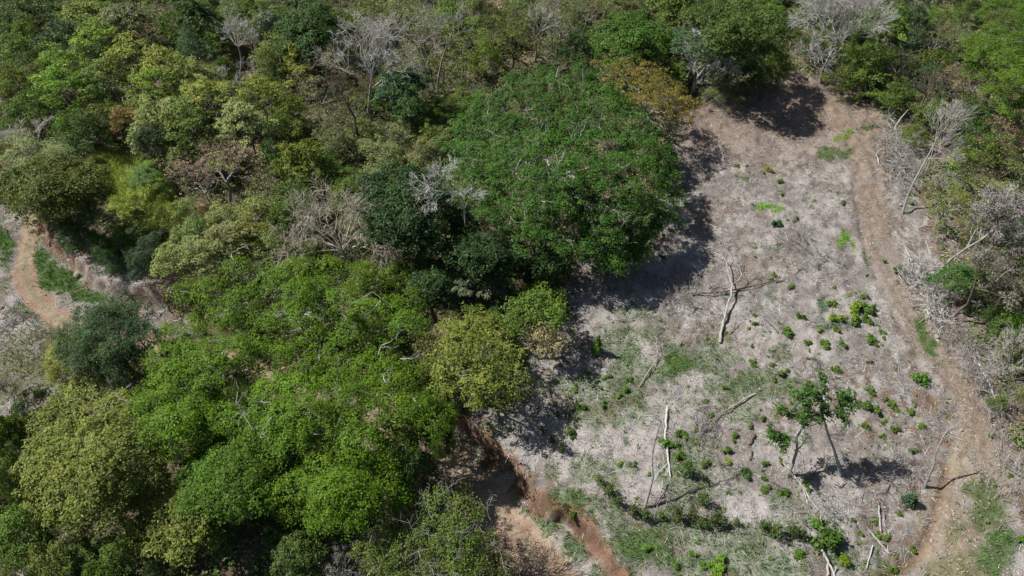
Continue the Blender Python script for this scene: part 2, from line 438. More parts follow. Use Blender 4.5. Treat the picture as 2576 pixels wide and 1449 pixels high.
# ------------------------------------------------------------------ stuff: straw, grass, undergrowth, pebbles
rng = np.random.default_rng(4)
def sample(n, x0, x1, y0, y1):
    x = rng.uniform(x0, x1, n); y = rng.uniform(y0, y1, n)
    z = terr(x, y); zz = zones(x, y, z)
    px, py = proj(x, y, z)
    vis = (px > -120) & (px < W0 + 120) & (py > -60) & (py < 1449 + 140)
    return x, y, z + rough(x, y), px, py, vis, zz
def blades(x, y, z, n, length, width, lay, colr, rngw=1.0):
    """n thin blades with a preferred lie per clump"""
    ang = fbm(x / 1.3, y / 1.3, 61, 2) * 14 + rng.normal(0, .8, n)
    T = np.stack([np.cos(ang), np.sin(ang), lay], 1)
    T /= np.linalg.norm(T, axis=1, keepdims=True)
    S = np.cross(T, rng.normal(size=(n, 3)) * .6 + np.array([0, 0, 1.])); S /= np.linalg.norm(S, axis=1, keepdims=True)
    b0 = np.stack([x, y, z + .01], 1); L = length[:, None]; wd = width[:, None]
    Vv = np.stack([b0 - S * wd / 2, b0 + S * wd / 2, b0 + T * L + S * wd / 5, b0 + T * L - S * wd / 5], 1).reshape(-1, 3)
    return Vv, np.arange(4 * n).reshape(-1, 4), np.repeat(np.concatenate([colr, np.ones((n, 1))], 1), 4, 0)
# dry straw and cut stems over the clearing
x, y, z, px, py, vis, zz = sample(700000, -90, 75, 14, 115)
c_, op_, g_, gc_, rd_, tr_, rt_, sl_, bk_, sz_ = zz
clump = fbm(x / 1.6, y / 1.6, 41, 3)
keep = vis & (op_ | rt_) & (rng.random(len(x)) < (.35 + .65 * sstep(.35, .6, clump)) * (1 - .93 * rd_) * (1 - .5 * tr_) * (1 - .6 * bk_) * (1 - .88 * g_) * np.where(py < 400, .6, 1)) & (rng.random(len(x)) < .9)
x, y, z = x[keep], y[keep], z[keep]; n = len(x)
base = np.array([.62, .58, .53])[None, :] * (0.35 + .95 * rng.random((n, 1)))
grey = np.array([.46, .43, .43])[None, :] * (0.45 + .85 * rng.random((n, 1)))
k = (rng.random(n) < .5)[:, None]
cc = np.where(k, base, grey) * (1 + .3 * sz_[keep][:, None])
cc = np.where((rng.random(n) < .14)[:, None], np.array([[.16, .12, .095]]), cc)
long_ = np.where(rng.random(n) < .04, rng.uniform(1.5, 3.0, n), 1.0)
b = Buf(); b.add(*blades(x, y, z, n, rng.uniform(.15, .55, n) * long_, rng.uniform(.015, .05, n), rng.uniform(.02, .5, n) ** 1.3, np.minimum(cc, .75)))
tag(link('dry_grass', b.mesh('dry_grass', M_STRAW)), 'pale dry straw and cut stems strewn over the clearing', 'dry grass', kind='stuff')
# green grass in the patches and on the slopes
x, y, z, px, py, vis, zz = sample(900000, -95, 75, 14, 115)
c_, op_, g_, gc_, rd_, tr_, rt_, sl_, bk_, sz_ = zz
pr = np.where(op_ | rt_, g_ * .9 + .02, 0); pr = np.where(sl_, .9, pr)
keep = vis & (rng.random(len(x)) < 1.2 * pr * (1 - .9 * rd_) * (1 - .3 * tr_))
x, y, z = x[keep], y[keep], z[keep]; n = len(x)
cc = np.where(g_[keep][:, None] > .05, gc_[keep], np.array([[.14, .19, .06]]))
cc = np.where(sl_[keep][:, None], np.array([[.36, .42, .12]]) * (.75 + .6 * fbm(x / 1.5, y / 1.5, 8)[:, None]), cc)
cc = cc * rng.uniform(.7, 1.5, (n, 1))
b = Buf(); b.add(*blades(x, y, z, n, np.where(sl_[keep], rng.uniform(.4, .9, n), rng.uniform(.15, .5, n)), np.where(sl_[keep], .08, rng.uniform(.03, .075, n)), rng.uniform(.5, 2.0, n), cc))
tag(link('grass', b.mesh('grass', M_SCRUB)), 'green grass growing in patches on the clearing and roadside', 'grass', kind='stuff')
# undergrowth below and between the trees
nc = 46000
x, y, z, px, py, vis, zz = sample(nc, -115, 115, 12, 140)
c_, op_, g_, gc_, rd_, tr_, rt_, sl_, bk_, sz_ = zz
dens = np.where(rt_, .6, 1.0)
road_m = sdist(x, y, ROAD)[0] > 3.0
near_red = inpoly(px, py, [(1000, 1040), (1220, 1040), (1240, 1230), (1080, 1230)])
keep = vis & ~op_ & ~sl_ & road_m & ~near_red & (rng.random(nc) < dens * (.45 + .55 * sstep(.35, .6, fbm(x / 5, y / 5, 44))))
x, y, z = x[keep], y[keep], z[keep]; n = len(x); kpx, kpy = px[keep], py[keep]
pal = np.array([[.15, .18, .06], [.11, .18, .045], [.20, .20, .11], [.23, .20, .14], [.085, .14, .04], [.23, .25, .08], [.30, .27, .21]])
brown = ((kpx > 750) & (kpy < 350)) | (kpx > 2200)
pidx = np.where(brown, rng.choice(7, n, p=[.25, .24, .16, .06, .12, .1, .07]), rng.choice(7, n, p=[.25, .22, .12, .06, .15, .17, .03]))
per = 24
cr = rng.uniform(.5, 1.6, n) * (.5 + 1.0 * fbm(x / 6, y / 6, 66))
cr = np.where((kpy > 560) | (kpx > 2200), np.minimum(cr, 1.0), cr)
d = rng.normal(size=(n, per, 3)); d /= np.linalg.norm(d, axis=2, keepdims=True); d[..., 2] = np.abs(d[..., 2])
pos = np.stack([x, y, z], 1)[:, None, :] + d * cr[:, None, None] * np.array([1, 1, .9]) * rng.uniform(.6, 1.05, (n, per, 1))
Nn = (d * .8 + np.array([0, 0, .7]) + rng.normal(size=d.shape) * .5).reshape(-1, 3)
cc = np.repeat(pal[pidx] * 1.15, per, 0) * rng.uniform(.6, 1.45, (n * per, 1)); cc = np.concatenate([cc, np.ones((len(cc), 1))], 1)
b = Buf(); b.leaves(pos.reshape(-1, 3), Nn, rng.uniform(.2, .42, n * per), rng.uniform(.1, .24, n * per), rng, cc)
# thin grey stems among it
ns = 5000
q = rng.integers(0, n, ns)
for i in q[:2600]:
    h = rng.uniform(.8, 2.6); a = rng.normal(0, .5, 2)
    b.tube([(x[i], y[i], z[i]), (x[i] + a[0] * h * .5, y[i] + a[1] * h * .5, z[i] + h * .55), (x[i] + a[0] * h + rng.normal(0, .2), y[i] + a[1] * h + rng.normal(0, .2), z[i] + h)], (.035, .025, .012), 3, 0, False)
    b.c[-1] = np.tile(np.array([.33, .30, .27, 1]), (len(b.v[-1]), 1)) * rng.uniform(.7, 1.2)
tag(link('undergrowth', b.mesh('undergrowth', M_SCRUB)), 'low mixed scrub and leaf litter covering the forest floor', 'undergrowth', kind='stuff')
# small weeds and seedlings
nw = 26000
x, y, z, px, py, vis, zz = sample(nw, -60, 70, 14, 95)
c_, op_, g_, gc_, rd_, tr_, rt_, sl_, bk_, sz_ = zz
keep = vis & (op_ | rt_) & (rd_ < .3) & (rng.random(nw) < (.07 + .42 * sstep(.45, .65, fbm(x / 4, y / 4, 71)) * sstep(650, 1000, py)) * (1 - .6 * tr_) * np.where((sz_ > .6), .35, 1))
x, y, z = x[keep], y[keep], z[keep]; n = len(x); per = 9
cr = rng.uniform(.08, .26, n)
d = rng.normal(size=(n, per, 3)) * .6; d[..., 2] = np.abs(d[..., 2])
pos = np.stack([x, y, z + .03], 1)[:, None, :] + d * cr[:, None, None]
wp = np.array([[.10, .19, .04], [.15, .21, .06], [.20, .22, .09], [.08, .15, .05]])[rng.integers(0, 4, n)]
cc = np.repeat(wp, per, 0) * rng.uniform(.7, 1.4, (n * per, 1)); cc = np.concatenate([cc, np.ones((len(cc), 1))], 1)
b = Buf(); b.leaves(pos.reshape(-1, 3), (d + np.array([0, 0, .6])).reshape(-1, 3), np.repeat(cr, per) * rng.uniform(.7, 1.3, n * per), np.repeat(cr, per) * .5, rng, cc)
tag(link('weeds', b.mesh('weeds', M_SCRUB)), 'tiny weeds and seedlings sprouting through the straw of the clearing', 'weeds', kind='stuff')
# pebbles
x, y, z, px, py, vis, zz = sample(60000, -75, 70, 14, 100)
c_, op_, g_, gc_, rd_, tr_, rt_, sl_, bk_, sz_ = zz
keep = vis & (rng.random(len(x)) < np.maximum(rd_ * .15, tr_ * .75 * sstep(600, 1200, py) + op_ * .01))
x, y, z = x[keep], y[keep], z[keep]; n = len(x)
s_ = rng.uniform(.02, .085, n) * (1 + (rng.random(n) < .05) * 1.0)
o8 = np.array([(-1, -1, -.6), (1, -1, -.6), (1, 1, -.6), (-1, 1, -.6), (-.6, -.5, .6), (.6, -.6, .5), (.5, .6, .7), (-.6, .6, .5)])
Vp = np.stack([x, y, z + s_ * .3], 1)[:, None, :] + o8[None] * (s_[:, None, None] * rng.uniform(.7, 1.3, (n, 8, 1)))
fq = np.array([(4, 5, 6, 7), (0, 1, 5, 4), (1, 2, 6, 5), (2, 3, 7, 6), (3, 0, 4, 7)])
b = Buf(); b.add(Vp.reshape(-1, 3), (np.arange(n)[:, None, None] * 8 + fq[None]).reshape(-1, 4))
tag(link('pebbles', b.mesh('pebbles', M_STONE)), 'loose pebbles scattered over the dirt road and track', 'pebbles', kind='stuff')

# ------------------------------------------------------------------ plants
COLR = dict(BG=(.135, .245, .022), MG=(.105, .185, .032), DG=(.06, .12, .032), DM=(.036, .078, .024), OL=(.14, .20, .045), YG=(.22, .26, .055),
            PG=(.21, .265, .10), GO=(.16, .20, .09), BR=(.185, .17, .095), BL=(.075, .135, .06), OR=(.24, .17, .028), SV=(.27, .30, .21),
            GY=(.20, .20, .17), LM=(.16, .27, .03), PB=(.20, .18, .125))
KLOOK = dict(BG='bright green', MG='mid green', DG='dark green', DM='deep green', OL='olive green', YG='yellow-green', PG='pale green', GO='grey-olive',
             BR='brown-leaved', BL='bluish-green', OR='orange-leaved', SV='silvery', GY='grey', LM='lime green', PB='pinkish-brown')
BK = dict(grey=(.36, .345, .32), lichen=(.46, .46, .42), pale=(.47, .455, .43), white=(.62, .60, .57), brown=(.17, .13, .10), dark=(.10, .08, .065), wood=(.46, .41, .34))

# kind: (sprays per m2 of lobe, leaves per spray, spray radius, leaf length, leaf width, up bias, noise of normals)
KP = dict(round=(3.4, 8, .27, .26, .15, .5, .6), dense=(4.2, 9, .25, .28, .17, .5, .55), layer=(2.6, 8, .30, .27, .14, .9, .6), feather=(4.0, 10, .30, .24, .06, .6, .7),
          sparse=(1.7, 8, .30, .22, .11, .5, .8), fern=(4.6, 11, .24, .21, .10, .9, .5), scrub=(2.6, 9, .35, .22, .12, .5, .8), thin=(2.1, 9, .30, .24, .12, .8, .6))
def lobe_leaves(buf, lobes, kind, rg, dens=1.0, lscale=1.0):
    """leaves on clumps, clumps on the upper shell of every lobe"""
    D, per_, sr, LL, LW, up_, nn = KP[kind]; lo = -.02 if kind in ('fern', 'layer') else -.2
    Cs, Ns, Rs, Hs = [], [], [], []
    for (c, r, rz) in lobes:
        rs = max(.28, min(.46 if kind == 'fern' else .6, r * .33)) * rg.uniform(.85, 1.15)
        m = max(4, int(2.1 * math.pi * 2 * r * max(r * .8, rz) / (math.pi * rs * rs) * min(1.15, D / 3.4)))
        d = rg.normal(size=(m, 3)); d /= np.linalg.norm(d, axis=1, keepdims=True)
        d[:, 2] = np.where(d[:, 2] < lo, -d[:, 2], d[:, 2])
        f = 1 - .4 * rg.random(m) ** 2.5
        s = np.array(c)[None, :] + d * np.array([r, r, rz])[None, :] * f[:, None]
        k = max(5, int(per_ * dens * 2.6 * (rs / .5) ** 2))
        e = rg.normal(size=(m, k, 3)); e /= np.linalg.norm(e, axis=2, keepdims=True)
        e[..., 2] = np.where(e[..., 2] < -.1, -e[..., 2] * .8, e[..., 2])
        fl = .8 if kind != 'layer' else .35
        Lp = s[:, None, :] + e * rs * rg.uniform(.45, 1.6, (m, 1, 1)) * rg.uniform(.5, 1.2, (m, k, 1)) * np.array([1, 1, fl])
        Nn = d[:, None, :] * .5 + e * .7 + np.array([0, 0, up_]) + rg.normal(size=(m, k, 3)) * nn
        cr = np.clip(rg.normal(.5, .16) + rg.normal(0, .2, (m, 1)) + rg.normal(0, .18, (m, k)), 0, 1)
        hu = np.broadcast_to(np.clip(rg.random() ** 2 * .6 + rg.random((m, 1)) ** 3 * .7, 0, 1), (m, k))
        Cs.append(Lp.reshape(-1, 3)); Ns.append(Nn.reshape(-1, 3)); Rs.append(cr.reshape(-1)); Hs.append(hu.reshape(-1))
    C_ = np.concatenate(Cs); N_ = np.concatenate(Ns); n = len(C_); r1 = np.concatenate(Rs); h1 = np.concatenate(Hs)
    buf.leaves(C_, N_, LL * lscale * rg.uniform(.5, 1.5, n), LW * lscale * rg.uniform(.6, 1.4, n), rg, np.stack([r1, h1, r1, np.ones(n)], 1))
def bent(rg, a, b, k=3, j=.08):
    a = Vector(a); b = Vector(b); L = (b - a).length; r = []
    for i in range(k + 1):
        t = i / k; p = a.lerp(b, t)
        if 0 < i < k: p += Vector(rg.normal(0, j * L, 3))
        r.append(p)
    return r
def limbs(buf, base, fork, lobes, r0, rg, twigs=1.0, groups=5):
    q0 = min(1, math.sqrt(7 / len(lobes)))
    base = Vector(base); fork = Vector(fork)
    pts = bent(rg, base, fork, 4, .025)
    buf.tube(pts, [r0 * 1.35, r0 * 1.05, r0 * .92, r0 * .85, r0 * .8], 7)
    ang = [math.atan2(l[0][1] - fork.y, l[0][0] - fork.x) for l in lobes]
    order = sorted(range(len(lobes)), key=lambda i: ang[i]); g = max(1, min(groups, len(lobes)))
    for k in range(g):
        idx = order[k * len(order) // g:(k + 1) * len(order) // g]
        if not idx: continue
        cen = Vector(np.mean([lobes[i][0] for i in idx], 0))
        nd = fork.lerp(cen, .5); nd.z = fork.z * .45 + cen.z * .55 - .3
        buf.tube(bent(rg, fork, nd, 3, .06), [r0 * .6, r0 * .5, r0 * .42, r0 * .36], 5)
        for i in idx:
            c, r, rz = lobes[i]; c = Vector(c)
            e = c + Vector((rg.normal(0, r * .2), rg.normal(0, r * .2), rz * rg.uniform(.1, .5)))
            buf.tube(bent(rg, nd, e, 4, .07), [r0 * .3 * q0, r0 * .24 * q0, r0 * .18 * q0, r0 * .12 * q0, r0 * .05 * q0], 4)
            for q in range(int(3 * twigs + rg.random())):
                d = Vector(rg.normal(size=3)); d.z = abs(d.z) * .7; d.normalize()
                e2 = c + Vector((d.x * r, d.y * r, d.z * rz)) * rg.uniform(.8, 1.08)
                s2 = nd.lerp(e, rg.uniform(.5, 1))
                buf.tube(bent(rg, s2, e2, 3, .09), [r0 * .13 * q0, r0 * .09 * q0, r0 * .06 * q0, r0 * .02 * q0], 3, 0, False)
def grow(buf, p, d, L, r, lev, rg, nb=3, spread=.6, upb=.15, curl=.16, ratio=.68):
    pts = [Vector(p)]; dd = Vector(d).normalized()
    k = 3 if lev <= 1 else 4
    for i in range(k):
        dd = (dd + Vector(rg.normal(0, curl, 3)) + Vector((0, 0, upb * .3))).normalized()
        pts.append(pts[-1] + dd * L / k)
    rr = [max(.017, r * (1 - .42 * i / k)) for i in range(k + 1)]
    if lev == 0: rr[-1] = .01
    buf.tube(pts, rr, 6 if r > .12 else (4 if r > .04 else 3), 0, False)
    if lev == 0: return
    m = nb + (1 if rg.random() < .5 else 0)
    for j in range(m):
        t = 1.0 if j == 0 else rg.uniform(.35, 1.0)
        i = min(k - 1, int(t * k)); q = pts[i].lerp(pts[i + 1], t * k - i) if i < k else pts[-1]
        a = Vector(rg.normal(size=3)); a -= a.project(dd)
        if a.length < 1e-3: continue
        a.normalize()
        nd = (dd + a * spread * rg.uniform(.7, 1.4) + Vector((0, 0, upb))).normalized()
        grow(buf, q, nd, L * ratio * rg.uniform(.8, 1.15), rr[min(i + 1, k)] * (.72 if j == 0 else .55), lev - 1, rg, nb, spread, upb, curl, ratio)

# prototypes: crown radius 4, height 8 (bushes: radius 4, height 5)
def proto(kind, seed, shape):
    rg = np.random.default_rng(seed)
    lobes = []
    H, Rr = 8.0, 4.0
    if shape == 'dome':
        n = 20
        for i in range(n):
            a = i * 2.399 + rg.normal(0, .3); q = math.sqrt((i + .5) / n) * 3.0
            lobes.append(((q * math.cos(a), q * math.sin(a), H - 1.4 - (q / 3.0) ** 2 * 2.0 + rg.normal(0, .35)), rg.uniform(.9, 1.45), rg.uniform(.7, 1.1)))
    elif shape == 'layer':
        n = 26
        for i in range(n):
            a = i * 2.399 + rg.normal(0, .4); q = math.sqrt((i + .5) / n) * 3.3
            lobes.append(((q * math.cos(a), q * math.sin(a), H - .9 - (q / 3.3) ** 2 * 2.4 + rg.normal(0, .55)), rg.uniform(.7, 1.15), rg.uniform(.3, .5)))
    elif shape == 'bush':
        n = 22
        for i in range(n):
            a = rg.uniform(0, 6.28); q = math.sqrt(rg.random()) * 3.2; zt = 1 - (q / 4.2) ** 2
            lobes.append(((q * math.cos(a), q * math.sin(a), 1.0 + rg.uniform(.35, 1) * zt * 5.6), rg.uniform(.8, 1.4), rg.uniform(.8, 1.3)))
    elif shape == 'open':
        n = 13
        for i in range(n):
            a = i * 2.399 + rg.normal(0, .5); q = math.sqrt((i + .5) / n) * 3.3
            lobes.append(((q * math.cos(a), q * math.sin(a), H - 1.6 + rg.normal(0, .9) - (q / 3.3) ** 2 * 1.3), rg.uniform(.7, 1.2), rg.uniform(.45, .8)))
    for i in range(9):
        a = rg.uniform(0, 6.28); q = rg.uniform(3.2, 4.6)
        lobes.append(((q * math.cos(a), q * math.sin(a), (rg.uniform(2.2, 6) if shape != 'bush' else rg.uniform(.8, 4))), rg.uniform(.4, .8), rg.uniform(.3, .6)))
    for i in range(3):
        a = rg.uniform(0, 6.28); q = rg.uniform(0, 2.2)
        lobes.append(((q * math.cos(a), q * math.sin(a), H - .2 + rg.uniform(-.3, .5)), rg.uniform(.4, .7), rg.uniform(.3, .6)))
    c = Buf(); lobe_leaves(c, lobes, kind, rg)
    t = Buf(); limbs(t, (0, 0, -.4), (rg.normal(0, .3), rg.normal(0, .3), 3.0), lobes, .17, rg, 2.2 if shape == 'open' else 1.2)
    return t.mesh('trunk', M_BARK, True), c.mesh('crown', M_LEAF)
PROTO = {}
seed = 100
for nm, kind, shape, nvar in (('round', 'round', 'dome', 3), ('layer', 'layer', 'layer', 5), ('feather', 'feather', 'bush', 2), ('bush', 'scrub', 'bush', 5),
                              ('open', 'sparse', 'open', 4), ('dense', 'dense', 'dome', 2), ('fern', 'fern', 'dome', 2)):
    PROTO[nm] = []
    for i in range(nvar):
        seed += 1; PROTO[nm].append(proto(kind, seed, shape))
def bare_proto(seed, lev=5, spread=.55):
    rg = np.random.default_rng(seed)
    t = Buf(); pts = bent(rg, (0, 0, -.4), (rg.normal(0, .3), rg.normal(0, .3), 2.8), 4, .03)
    t.tube(pts, [.2, .17, .155, .145, .135], 7)
    c = Buf()
    for j in range(5):
        a = j * 1.26 + rg.normal(0, .3); s = rg.uniform(.35, .95)
        grow(c, pts[-1] - Vector((0, 0, rg.uniform(0, .8))), (math.cos(a) * s, math.sin(a) * s, 1), 2.1, .085, 4, rg, 3, spread, .12)
    return t.mesh('trunk', M_BARK, True), c.mesh('branches', M_BARK)
PROTO['bare'] = [bare_proto(201), bare_proto(202, 4, .7), bare_proto(203, 4, .45)]

# names of looks
KN = dict(round=('broadleaf_tree', 'rounded'), layer=('broadleaf_tree', 'layered'), feather=('feathery_tree', 'feathery'), bush=('bushy_tree', 'bushy'),
          open=('sparse_tree', 'sparse twiggy'), dense=('broadleaf_tree', 'dense'), fern=('umbrella_tree', 'fine-leaved'), bare=('bare_tree', 'leafless'))
THINGS = []     # for labels: (obj, px, py, look, noun)
OCC = []        # occupied: x, y, radius
tr = random.Random(11)
def tree(px, py, rpx, h, kind, ck, label=None, bark='grey', group=None, pos=None, rad=None):
    if pos is None:
        c = at(px, py, h * .72); r = rpx * mpp(c) * 1.12; bx, by = c.x, c.y
    else:
        bx, by = pos; r = rad
    z = gz(bx, by)
    nm, adj = KN[kind]
    root = bpy.data.objects.new(nm, None); col.objects.link(root)
    root.location = (bx, by, z); root.rotation_euler = (0, 0, tr.uniform(0, 6.28))
    s = r / 4.0; hz = h / (8.0 if kind != 'bush' and kind != 'feather' else 7.2)
    sa = tr.uniform(.85, 1.22); root.scale = (s * sa, s / sa, hz)
    t, c = tr.choice(PROTO[kind])
    bkc = BK[bark]; j = tr.uniform(.8, 1.15)
    if pos is None and px < 1300 and py < 700: cc_k = 1.15
    else: cc_k = 1.0
    link('trunk', t, root, tuple(v * j for v in bkc))
    cc = COLR[ck] if isinstance(ck, str) else ck
    if kind == 'bare': link('branches', c, root, tuple(v * j * 1.4 for v in bkc))
    else: link('crown', c, root, tuple(v * cc_k * tr.uniform(.9, 1.1) for v in cc))
    look = ('leafless grey' if kind == 'bare' else f"{adj} {KLOOK.get(ck, 'green')}")
    tag(root, label, 'tree', group or 'trees of the surrounding forest')
    OCC.append((bx, by, r))
    if pos is not None: px, py = [float(v) for v in proj(bx, by, z + h * .7)]
    THINGS.append((root, px, py, look, 'tree', label))
    return root

def big(name, label, poly, hb, ht, nl, lr, kind, ck, bark='grey', flatz=.6, base=None, r0=.35, twigs=1.0, dens=1.0, seed=1, fork=.4, dome=1.6, lscale=1.0, groups=6, extra=None):
    """one unique tree whose crown fills an outline seen in the photo; lobes dome from hb at the rim to ht in the middle"""
    rg = np.random.default_rng(seed)
    xsp = [p[0] for p in poly]; ysp = [p[1] for p in poly]
    cx_, cy_ = sum(xsp) / len(xsp), sum(ysp) / len(ysp)
    rx_, ry_ = (max(xsp) - min(xsp)) / 2, (max(ysp) - min(ysp)) / 2
    lp = lr / mpp(at(cx_, cy_, hb)); kx, ky = max(.6, 1 - .22 * lp / rx_), max(.6, 1 - .22 * lp / ry_)
    poly = [(cx_ + (a - cx_) * kx, cy_ + (b_ - cy_) * ky) for a, b_ in poly]
    xsp = [p[0] for p in poly]; ysp = [p[1] for p in poly]; rx_ *= kx; ry_ *= ky
    pts = []; tries = 0; mind = math.sqrt((rx_ * ry_ * 3.1) / nl) * (.92 if kind == 'fern' else .8)
    while len(pts) < nl and tries < 6000:
        tries += 1
        a, b_ = rg.uniform(min(xsp), max(xsp)), rg.uniform(min(ysp), max(ysp))
        if not inpoly(np.array([a]), np.array([b_]), poly)[0]: continue
        if any(math.hypot(a - u, b_ - v) < mind * (1 - tries / 9000) for u, v in pts): continue
        pts.append((a, b_))
    lobes = []
    for a, b_ in pts:
        q = min(1, math.hypot((a - cx_) / rx_, (b_ - cy_) / ry_))
        h = hb + (ht - hb) * (1 - q ** dome) + rg.normal(0, 1.15 if kind == 'fern' else .65)
        c = at(a, b_, h); r = lr * rg.uniform(.8, 1.2)
        lobes.append(((c.x, c.y, c.z - r * flatz), r, r * flatz))
    if base is None:
        mx = np.mean([l[0][0] for l in lobes]); my = np.mean([l[0][1] for l in lobes])
    else:
        q = at(*base); mx, my = q.x, q.y
    z0 = gz(mx, my)
    lob = [((c[0] - mx, c[1] - my, c[2] - z0), r, rz) for c, r, rz in lobes]
    root = bpy.data.objects.new(name, None); col.objects.link(root); root.location = (mx, my, z0)
    tb = Buf(); limbs(tb, (0, 0, -.5), (rg.normal(0, .4), rg.normal(0, .4), ht * fork), lob, r0, rg, twigs, groups)
    if extra: extra(tb, root, rg, lob)
    link('trunk', tb.mesh('trunk', M_BARK, True), root, BK[bark])
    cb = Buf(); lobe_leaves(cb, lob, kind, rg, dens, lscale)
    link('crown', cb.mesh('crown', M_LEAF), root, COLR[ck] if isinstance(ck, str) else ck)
    tag(root, label, 'tree')
    rr = max(np.hypot(l[0][0], l[0][1]) for l in lob)
    for l in lobes: OCC.append((l[0][0], l[0][1], l[1] * .8))
    OCC.append((mx, my, rr * .5))
    return root

# --- the named big trees
def pale_twigs(n, r=.07, up=.5):
    def f(tb, root, rg, lob):
        for i in range(n):
            c, rr, rz = lob[rg.integers(len(lob))]
            a = rg.uniform(0, 6.28); p = Vector(c) + Vector((rg.normal(0, rr * .5), rg.normal(0, rr * .5), rz * rg.uniform(.5, .95)))
            grow(tb, p, (math.cos(a), math.sin(a), up * rg.uniform(-.2, .7)), rg.uniform(1.0, 2.2), r * rg.uniform(.5, 1.2), 2, rg, 2, .7, 0.05, .3)
    return f
big('spreading_tree', 'huge spreading dark green tree with pale limbs showing, beside the clearing',
    [(1180, 235), (1290, 160), (1400, 145), (1510, 155), (1570, 205), (1630, 290), (1680, 345), (1700, 430), (1735, 510), (1660, 610), (1570, 655), (1480, 640), (1420, 600), (1330, 610), (1240, 560), (1140, 480), (1115, 380), (1150, 300)],
    5.0, 12.5, 125, 1.7, 'thin', (.054, .132, .021), 'lichen', .7, None, .5, 1.2, 1.9, 21, .38, 2.0, 1.0, 9, pale_twigs(50, .06))
UMB = [('bright green umbrella tree north of the sunken road, topmost of the bright cluster', [(440, 725), (540, 655), (620, 645), (690, 690), (760, 645), (830, 650), (900, 640), (1000, 655), (1040, 700), (1070, 790), (1030, 850), (960, 860), (850, 840), (740, 870), (640, 850), (540, 835), (470, 800)], 7, 10.5, 28, 22),
       ('bright green umbrella tree at the left of the bright cluster, over the hidden road', [(395, 820), (450, 800), (540, 840), (640, 860), (720, 890), (700, 960), (600, 950), (520, 975), (440, 990), (370, 960), (385, 900)], 7, 10, 17, 23),
       ('largest bright green umbrella tree with white forked limbs on top', [(750, 890), (870, 850), (990, 880), (1050, 950), (1105, 1030), (1090, 1100), (1010, 1130), (900, 1100), (790, 1110), (700, 1130), (590, 1090), (560, 1000), (640, 970), (720, 960)], 8.5, 12.5, 33, 24),
       ('bright green umbrella tree at the lower left edge of the bright cluster', [(330, 965), (400, 985), (520, 985), (580, 1010), (590, 1080), (520, 1110), (430, 1110), (350, 1080), (320, 1020)], 7, 10, 18, 25),
       ('round bright green tree at the bottom, lit dome above deep shade', [(700, 1200), (760, 1150), (860, 1130), (960, 1150), (1000, 1180), (990, 1230), (900, 1260), (850, 1310), (780, 1320), (720, 1270)], 7, 11, 20, 26),
       ('round green tree between the pale tree and the round bright dome', [(450, 1170), (520, 1120), (600, 1120), (650, 1170), (665, 1230), (640, 1280), (560, 1290), (480, 1240)], 7, 10.5, 16, 27)]
for i, (lb, poly, hb, ht, nl, sd) in enumerate(UMB):
    big('umbrella_tree', lb, poly, hb, ht, nl, 1.75, 'fern', (.088, .178, .011) if i != 5 else (.07, .15, .014), 'pale', .8, None, .34, 1.1, 1.05, sd, .4, 1.6, 1.0, 7, pale_twigs(9 if i != 2 else 18, .075) if i < 4 else None)
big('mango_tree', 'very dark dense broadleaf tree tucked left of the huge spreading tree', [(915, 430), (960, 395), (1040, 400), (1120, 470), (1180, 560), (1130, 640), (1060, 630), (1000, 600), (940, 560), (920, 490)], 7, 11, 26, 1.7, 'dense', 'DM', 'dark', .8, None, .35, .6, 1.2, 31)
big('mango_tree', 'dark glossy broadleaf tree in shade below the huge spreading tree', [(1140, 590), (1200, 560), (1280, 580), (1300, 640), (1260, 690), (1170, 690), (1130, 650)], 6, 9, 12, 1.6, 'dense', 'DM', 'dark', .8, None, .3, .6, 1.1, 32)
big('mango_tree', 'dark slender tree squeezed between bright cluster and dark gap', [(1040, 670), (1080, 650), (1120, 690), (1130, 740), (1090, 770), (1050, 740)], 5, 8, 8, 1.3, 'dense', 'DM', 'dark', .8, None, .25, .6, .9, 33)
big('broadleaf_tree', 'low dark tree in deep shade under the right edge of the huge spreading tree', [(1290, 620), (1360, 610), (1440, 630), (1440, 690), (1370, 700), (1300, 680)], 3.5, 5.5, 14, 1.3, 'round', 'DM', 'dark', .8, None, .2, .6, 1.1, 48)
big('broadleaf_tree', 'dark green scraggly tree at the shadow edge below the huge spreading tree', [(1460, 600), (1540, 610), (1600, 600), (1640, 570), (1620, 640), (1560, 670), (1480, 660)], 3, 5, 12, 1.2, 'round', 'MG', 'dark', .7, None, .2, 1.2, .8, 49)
big('golden_tree', 'golden yellow-green tree at the corner of the clearing', [(1040, 860), (1090, 800), (1180, 770), (1230, 790), (1290, 870), (1325, 950), (1310, 1000), (1240, 1010), (1160, 990), (1090, 970), (1050, 920)], 5.5, 9.5, 36, 1.35, 'layer', (.15, .20, .036), 'grey', .75, None, .28, 1.4, .85, 34)
big('broadleaf_tree', 'mid green tree just above the beige tree at the clearing edge', [(1300, 730), (1350, 705), (1410, 740), (1425, 780), (1380, 800), (1310, 790), (1260, 830), (1270, 780)], 4.5, 7, 14, 1.25, 'round', 'MG', 'grey', .8, None, .2, .8, 1.1, 35)
big('beige_tree', 'small beige-leaved tree standing on the clearing edge', [(1325, 800), (1370, 780), (1420, 800), (1425, 850), (1390, 890), (1340, 880), (1320, 840)], 4, 6, 12, 1.1, 'sparse', (.34, .32, .17), 'grey', .8, None, .18, 1.5, 1.6, 36)
big('orange_tree', 'orange-leaved tree behind the huge spreading tree', [(1490, 150), (1560, 142), (1640, 155), (1695, 190), (1745, 245), (1745, 295), (1705, 315), (1670, 270), (1610, 240), (1560, 200), (1510, 180)], 7.5, 10, 30, 1.35, 'thin', (.185, .165, .038), 'grey', .45, None, .26, 2.0, 1.1, 37, .4, 1.6, .9)
